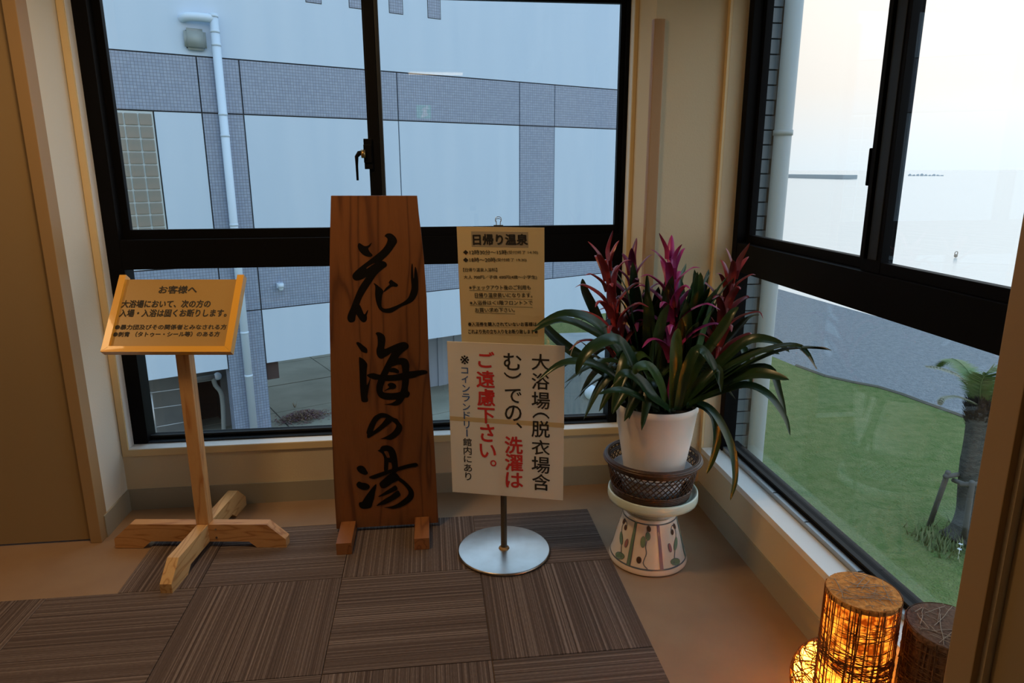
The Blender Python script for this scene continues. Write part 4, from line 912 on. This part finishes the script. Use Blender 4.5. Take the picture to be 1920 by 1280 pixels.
# small camera dome
s0, z0 = fpx(525, 538); c = fw(s0, z0, -.03)
cm = thing('wall_sensor', 'small white domed fitting on the lower tiled band right of the pipe', 'fitting', c)
b = newbm(); obox(b, fw(s0, z0+.03, -.02), FD, FN, Z, .12, .05, .10, .01); obj('bracket', b, M['pvc'], cm)
b = newbm(); cc = fw(s0-.01, z0+.01, -.10); tube(b, [cc+Z*.07, cc-Z*.01], .055, 14); bmesh.ops.create_uvsphere(b, u_segments=14, v_segments=8, radius=.045, matrix=Matrix.Translation(cc-Z*.02)); obj('dome', b, M['pvc'], cm, True)
# pipe and round lamp by the doorway
s0, z0 = fpx(408, 705, .9); c = fw(s0, z0, .9)
gl = thing('globe_lamp', 'small round white lamp with a bent pipe beside the dark doorway', 'lamp', c)
b = newbm(); bmesh.ops.create_uvsphere(b, u_segments=16, v_segments=10, radius=.075, matrix=Matrix.Translation(c)); obj('globe', b, M['pvc'], gl, True)
b = newbm(); e_ = [fpx(x, y, .9) for x, y in ((400, 708), (404, 722), (414, 735), (418, 760), (420, 812))]; tube(b, crom([fw(s, z, .9) for s, z in e_], 3), .045, 10); obj('bent_pipe', b, M['greyp'], gl, True)
b = newbm(); e_ = [fpx(x, y, .9) for x, y in ((366, 712), (402, 706))]; tube(b, [fw(s, z, .9) for s, z in e_], .05, 10); obj('bracket', b, M['recess'], gl, True)
# railing
rl = thing('hand_rail', 'thin grey metal railing outside the lower left of the back window', 'railing', fw(-.2, GZ, .3))
def rp(x, y): s, z = fpx(x, y, .3); return fw(s, z, .3)
A0 = rp(283, 735); b = newbm(); tube(b, [V((A0.x, A0.y, GZ)), A0], .014, 8); obj('post', b, M['silver'], rl, True)
A1 = rp(352, 729); b = newbm(); tube(b, [V((A1.x, A1.y, GZ)), A1], .012, 8); obj('post', b, M['silver'], rl, True)
for (xa, ya, xb, yb) in ((278, 737, 352, 727), (286, 766, 352, 757), (290, 801, 352, 790)):
    b = newbm(); tube(b, [rp(xa, ya), rp(xb, yb)], .008, 8); obj('rail', b, M['silver'], rl, True)
# paving slabs
pv = bpy.data.objects.new('patio', None); COL.objects.link(pv); pv.location = (FP.x, FP.y, GZ); pv.rotation_euler = nb.rotation_euler; pv['kind'] = 'structure'
M['pave'] = mat('green_grey_concrete', (.150, .165, .140), .9, noise=(1.2, (.20, .215, .185)), bump=(30, .2, .005))
rows = [-2.4, -.5, 1.45, 3.38, 5.3, 7.3, 9.3]; cs = [-3.5, -1.4, .3, 2.2, 4.22, 6.2, 8.2]
for r0, r1 in zip(rows, rows[1:]):
    for c0, c1 in zip(cs, cs[1:]):
        b = newbm(); box(b, (c0+.012, r0+.012, -.06), (c1-.012, r1-.012, .012+random.uniform(-.003, .003)), .006); fobj('paving_slab', b, M['pave'], pv)
b = newbm(); box(b, (cs[0], rows[0], -.06), (cs[-1], rows[-1], -.008)); fobj('slab_bed', b, M['fjoint'], pv)
# dried leaf heap
random.seed(4); b = newbm(); c0 = fw(2.58, GZ, .80)
for k in range(1500):
    u_ = random.gauss(0, .24); v_ = random.gauss(0, .13); hh = max(0, .16*(1-(u_/.5)**2-(v_/.3)**2))+.01
    p = c0+FD*u_-FN*v_+Z*(.015+random.random()*hh); a = random.uniform(0, 2*PI); l = random.uniform(.02, .05); d = V((math.cos(a), math.sin(a), random.uniform(-.4, .6))).normalized(); s_ = d.cross(Z).normalized()*l*.3
    q = [b.verts.new(p-d*l), b.verts.new(p+s_+Z*.004), b.verts.new(p+d*l), b.verts.new(p-s_+Z*.004)]; b.faces.new(q)
lh = obj('leaf_heap', b, mat('brown_dead_leaves', (.13, .075, .12), .9, noise=(14, (.22, .16, .10))), None, origin=c0); tag(lh, 'heap of brown dead leaves on the concrete slabs below the back window', 'leaves'); lh['kind'] = 'stuff'
# weed tuft
b = newbm(); c1 = fw(*[fpx(553, 765, 0)[0]][:1], GZ, 1.35) if False else onp(553, 764, 2, GZ)
for k in range(26):
    a = random.uniform(0, 2*PI); d = V((math.cos(a), math.sin(a), 0)); h = random.uniform(.06, .16); s_ = d.cross(Z)*.006
    q = [b.verts.new(c1+d*.01-s_), b.verts.new(c1+d*.01+s_), b.verts.new(c1+d*h*.5+Z*h)]; b.faces.new(q)
tf = obj('weed_tuft', b, M['dry'], None, origin=c1); tag(tf, 'small dry weed growing from the slab joint above the leaf heap', 'weed'); tf['kind'] = 'stuff'

# ------------------------------------------------------------------ ground, beach, sea
def flat(name, outline, z, m, thick=.3, kind='structure'):
    b = newbm(); prism(b, [V((x, y, z)) for x, y in outline], (0, 0, -thick)); o = obj(name, b, m); o['kind'] = kind; return o
edge = [(7.6, 60), (7.9, 34), (8.2, 22), (8.615, 15.12), (8.75, 14.1), (8.963, 13.1), (9.35, 12.5), (9.707, 12.09), (9.9, 11.5), (9.968, 11.04), (10.1, 10.4), (10.18, 9.95), (10.5, 7), (10.9, 2), (11, -40)]
M['grass'] = mat('lawn_grass', (.095, .19, .032), .95, noise=(4, (.25, .29, .105), 15, .78), bump=(30, 1, .12))
M['beach'] = mat('grey_pebble_beach', (.185, .205, .235), .95, noise=(7, (.32, .34, .37), 15, .8), bump=(22, 1, .10))
flat('lawn', [(-30, -40), (-30, 60)]+edge, GZ-.03, M['grass'])
flat('beach', [(7.0, -40), (7.0, 60), (14.2, 60), (14.3, 26), (14.75, 21), (15.05, 18.4), (15.3, 10), (15.5, -40)], GZ-.06, M['beach'])
kb = newbm()
for (x0, y0), (x1, y1) in zip(edge[4:12], edge[5:13]): tube(kb, [(x0+.04, y0, GZ-.03), (x1+.04, y1, GZ-.03)], .05, 6)
obj('lawn_kerb', kb, mat('weathered_kerb', (.13, .12, .10), .9))['kind'] = 'structure'
random.seed(9)
# sea: gently waved sheet
m = bpy.data.materials.new('sky_tinted_sea'); m.use_nodes = True; n = m.node_tree.nodes; L = m.node_tree.links; bb = n['Principled BSDF']
bb.inputs['Base Color'].default_value = (.74, .70, .66, 1); bb.inputs['Roughness'].default_value = .22; bb.inputs['IOR'].default_value = 1.9; bb.inputs['Specular IOR Level'].default_value = .9  # pale base colour holds the bright sky reflected off the water
tcn = n.new('ShaderNodeTexCoord'); mpn = n.new('ShaderNodeMapping'); mpn.inputs['Scale'].default_value = (1, .45, 1); mpn.inputs['Rotation'].default_value = (0, 0, .35); L.new(tcn.outputs['Object'], mpn.inputs[0])
zn = n.new('ShaderNodeTexNoise'); zn.inputs['Scale'].default_value = .9; zn.inputs['Detail'].default_value = 7; L.new(mpn.outputs[0], zn.inputs[0])
bpn = n.new('ShaderNodeBump'); bpn.inputs['Strength'].default_value = .35; bpn.inputs['Distance'].default_value = .12; L.new(zn.outputs[0], bpn.inputs['Height']); L.new(bpn.outputs[0], bb.inputs['Normal'])
M['sea'] = m
flat('sea', [(13.8, -400), (13.8, 200), (-800, 3000), (400, 5500), (5500, 5500), (5500, -400)], GZ-.10, M['sea'], .5)
# breakwater and rocks
a = onp(1420, 331, 2, GZ); c = onp(1607, 335.5, 2, GZ); d = (c-a).normalized(); nn = d.cross(Z)
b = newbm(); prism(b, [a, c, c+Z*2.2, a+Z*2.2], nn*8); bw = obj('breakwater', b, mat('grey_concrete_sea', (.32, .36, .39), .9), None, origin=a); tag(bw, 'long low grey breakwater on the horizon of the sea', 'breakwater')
random.seed(3)
for k in range(9):
    x = 1706+k*7.5; p = onp(x, 329.5, 2, GZ); h = (.9+random.random()*1.3)*(1-.09*k)+.4
    b = newbm(); bmesh.ops.create_icosphere(b, subdivisions=2, radius=1, matrix=Matrix.Translation(p) @ Matrix.Diagonal((1.3, 1.3, h, 1)))
    for v in b.verts: v.co += V((random.uniform(-.2, .2), random.uniform(-.2, .2), random.uniform(-.2, .2)))
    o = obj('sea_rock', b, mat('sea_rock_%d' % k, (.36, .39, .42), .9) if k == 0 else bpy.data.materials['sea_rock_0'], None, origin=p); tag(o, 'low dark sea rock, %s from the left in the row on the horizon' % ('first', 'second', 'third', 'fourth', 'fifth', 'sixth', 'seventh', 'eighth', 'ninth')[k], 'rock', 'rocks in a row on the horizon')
p = onp(1792, 480, 2, GZ)
b = newbm(); bmesh.ops.create_uvsphere(b, u_segments=12, v_segments=8, radius=.10, matrix=Matrix.Translation(p+Z*.02)); tube(b, crom([p+V((-.07, 0, .05)), p+V((-.08, 0, .20)), p+V((0, 0, .26)), p+V((.09, 0, .23)), p+V((.08, 0, .08))], 3), .024, 6)
o = obj('buoy', b, mat('buoy_brown', (.30, .25, .20), .7), None, True, origin=p); tag(o, 'small buoy floating on the sea in the right window', 'buoy')

# ------------------------------------------------------------------ outside the right window: tiled pier and white pipe
tp = thing('tiled_pier', None, None, (.85, 1.02, GZ), kind='structure')
b = newbm(); box(b, (.66, .985, GZ), (1.03, 1.2, 4.5)); obj('pier_core', b, M['fjoint'], tp)
M['ptile'] = mat('grey_pier_tile', (.13, .165, .20), .35, noise=(6, (.17, .20, .24)))
b = newbm(); box(b, (-.0535, -.006, -.0305), (.0535, .006, .0305), .0015); tm = bpy.data.meshes.new('tile'); b.to_mesh(tm); b.free(); tm.materials.append(M['ptile'])
for j in range(56):
    for i in range(3):
        o = bpy.data.objects.new('tile', tm); COL.objects.link(o); o.parent = tp; o.location = V((.715+i*.112+.009*math.sin(j*3.1+i), .98, -.9+j*.0672))-tp.location
wp = thing('rain_pipe', 'white rain pipe with a coupling ring outside the right window', 'pipe', (1.026, .94, GZ))
b = newbm(); tube(b, [(1.026, .94, GZ), (1.026, .94, 4.4)], .0405, 24); obj('pipe_run', b, mat('white_pipe', (.37, .42, .45), .45), wp, True)
zc = onp(1470, 248, 1, .90).z
b = newbm(); tube(b, [(1.026, .94, zc-.012), (1.026, .94, zc+.012)], .045, 24); obj('coupling_ring', b, bpy.data.materials['white_pipe'], wp, True)
for z in (zc-2.2, 3.3):
    b = newbm(); box(b, (1.0, .96, z), (1.05, .98, z+.02)); obj('pipe_bracket', b, M['silver'], wp)
# concrete block with round lamp seen at the lower right of the back window
r7 = lambda x, y: CAM+ray(x, y)*7
p = r7(1089, 690)
b = newbm(); box(b, (p.x, 4.32, GZ), (p.x+1.5, 5.4, p.z+.06), .02); cb = thing('concrete_block', 'grey concrete block with a round white lamp, beyond the lower right of the back window', 'block', (p.x+.7, 4.8, GZ)); obj('block', b, mat('grey_render', (.20, .235, .26), .85, noise=(6, (.25, .28, .30))), cb)
b = newbm(); box(b, (p.x-.02, 4.30, p.z+.06), (p.x+1.52, 5.42, p.z+.11), .01); obj('coping', b, bpy.data.materials['grey_render'], cb)
q = onp(1108, 735, 1, 4.30); b = newbm(); bmesh.ops.create_uvsphere(b, u_segments=24, v_segments=12, radius=1, matrix=Matrix.Translation(q) @ Matrix.Diagonal((.068, .05, .078, 1))); obj('round_lamp', b, M['pvc'], cb, True, label='round white lamp cover')

# ------------------------------------------------------------------ palm
def g3(x, y, t): return CAM+ray(x, y)*t
pb = onp(1800, 1010, 2, GZ-.03); dpt = (pb-CAM).dot(_f)
pm = thing('palm_tree', 'short palm tree with brown fibrous crown and wooden props on the lawn', 'tree', pb)
T0 = V((pb.x+.05, pb.y, GZ-.05)); T1 = g3(1822, 880, dpt*.985); T2 = g3(1835, 800, dpt*.985); T3 = g3(1842, 765, dpt*.985)
b = newbm(); tube(b, crom([T0, T0+(T1-T0)*.35+V((.06, 0, 0)), T1, T2, T3], 5), [.30, .25, .22, .20, .19, .18, .17, .165, .16, .155, .15, .15, .145, .145, .15, .155, .16, .17, .17, .17, .16], 14); obj('trunk', b, mat('palm_bark', (.060, .058, .052), .95, noise=(9, (.11, .105, .09)), bump=(30, 1, .03), scale=(1, 1, 3)), pm, True)
random.seed(21); b = newbm()
for k in range(700):
    a = random.uniform(0, 2*PI); z = random.uniform(-.25, .26); rr = .17+.06*math.sin((z+.25)*6); d = V((math.cos(a), math.sin(a), 0)); p = T3+d*rr*.8+Z*(z-.05); s_ = d.cross(Z)*.018
    q = [b.verts.new(p-s_), b.verts.new(p+s_), b.verts.new(p+d*.07+Z*random.uniform(.05, .14))]; b.faces.new(q)
bmesh.ops.create_icosphere(b, subdivisions=2, radius=.19, matrix=Matrix.Translation(T3+Z*.03)); o = obj('fibrous_crown', b, mat('palm_fibre', (.05, .036, .03), .95), pm)
def frond(pts, ln, nl, mt):
    P_ = crom(pts, 5); bm = newbm(); tube(bm, P_, [.014*(1-.8*i/(len(P_)-1)) for i in range(len(P_))], 5)
    for k in range(nl):
        t = .12+.86*k/nl; i = min(int(t*(len(P_)-1)), len(P_)-2); p = P_[i].lerp(P_[i+1], t*(len(P_)-1)-i); tg = (P_[i+1]-P_[i]).normalized(); sd = tg.cross(Z).normalized()
        for s in (-1, 1):
            l = ln*math.sin(PI*min(.95, .25+.7*t))*random.uniform(.85, 1.1); e = p+sd*s*l*.8+tg*l*.55-Z*l*.25+Z*.1*l
            v = [bm.verts.new(p-tg*.022), bm.verts.new(p+tg*.022), bm.verts.new(e)]; bm.faces.new(v)
    return obj('frond', bm, mt, pm)
fg = mat('palm_green', (.10, .17, .05), .6, noise=(6, (.17, .20, .08))); fd = mat('palm_faded', (.19, .20, .15), .7, noise=(6, (.26, .24, .17)))
dd = dpt*.98
frond([T3, g3(1822, 728, dd), g3(1795, 702, dd), g3(1760, 688, dd), g3(1735, 686, dd)], .24, 60, fd)
frond([T3, g3(1838, 735, dd*.98), g3(1845, 705, dd*.96), g3(1870, 690, dd*.95), g3(1900, 715, dd*.94)], .30, 60, fg)
frond([T3, g3(1820, 752, dd*.98), g3(1790, 742, dd*.97), g3(1768, 746, dd*.96), g3(1762, 758, dd*.96)], .12, 30, fd)
frond([T3, g3(1862, 730, dd), g3(1890, 720, dd), g3(1920, 760, dd)], .28, 50, fg)
frond([T3, T3+V((.1, .4, .35)), T3+V((.2, .9, .45)), T3+V((.3, 1.3, .2))], .28, 50, fg)
frond([T3, T3+V((.4, .1, .35)), T3+V((.9, .1, .45)), T3+V((1.3, .1, .1))], .28, 50, fg)
pole_m = mat('weathered_pole', (.12, .11, .10), .9)
def prop(x0, y0, t0, x1, y1, t1, r=.032, nm='support_pole', par=pm):
    b = newbm(); tube(b, [g3(x0, y0, t0), g3(x1, y1, t1)], r, 8); obj(nm, b, pole_m, par, True)
q = onp(1742, 985, 2, GZ-.03); b = newbm(); tube(b, [q, g3(1778, 884, dd*.985)], .034, 8); obj('support_pole', b, pole_m, pm, True)
q = onp(1806, 1018, 2, GZ-.03); b = newbm(); tube(b, [q, g3(1823, 903, dd*.94)], .036, 8); obj('support_pole', b, pole_m, pm, True)
prop(1772, 893, dd*.985, 1806, 888, dd*1.02); prop(1788, 900, dd*1.0, 1812, 909, dd*.95); prop(1800, 908, dd*.95, 1842, 907, dd*.94)
b = newbm()
for k in range(420):
    x = random.uniform(-.55, .75); y = random.gauss(0, .22); p = V((pb.x+x-.1, pb.y-.12+y, GZ-.03)); h = random.uniform(.06, .22); a = random.uniform(0, 2*PI); d = V((math.cos(a), math.sin(a), 0)); s_ = d.cross(Z)*.014
    q = [b.verts.new(p-s_), b.verts.new(p+s_), b.verts.new(p+d*h*.5+Z*h)]; b.faces.new(q)
o = obj('planting', b, mat('low_plants', (.12, .17, .06), .8, noise=(5, (.20, .22, .10))), None, origin=(pb.x, pb.y, GZ-.03)); tag(o, 'low green plants around the foot of the palm tree', 'plants'); o['kind'] = 'stuff'
fl_me = None
for k in range(14):
    p = V((pb.x-.42+k*.065, pb.y-.48+.09*math.sin(k*2.3), GZ+.12+.03*math.sin(k*1.7)))
    if not fl_me:
        b = newbm()
        for i in range(5):
            a = 2*PI*i/5; d = V((math.cos(a), math.sin(a), .25)); s_ = V((-math.sin(a), math.cos(a), 0))*.010
            b.faces.new([b.verts.new((0, 0, 0)), b.verts.new(d*.018-s_), b.verts.new(d*.034), b.verts.new(d*.018+s_)])
        tube(b, [(0, 0, 0), (0, 0, -.14)], .003, 4)
        fl_me = bpy.data.meshes.new('white_flower'); b.to_mesh(fl_me); b.free(); fl_me.materials.append(mat('white_petals', (.75, .78, .80), .6))
    fo = bpy.data.objects.new('white_flower', fl_me); COL.objects.link(fo); fo.location = p
    tag(fo, 'tiny white flower among the plants at the foot of the palm', 'flower', 'white flowers at the foot of the palm')
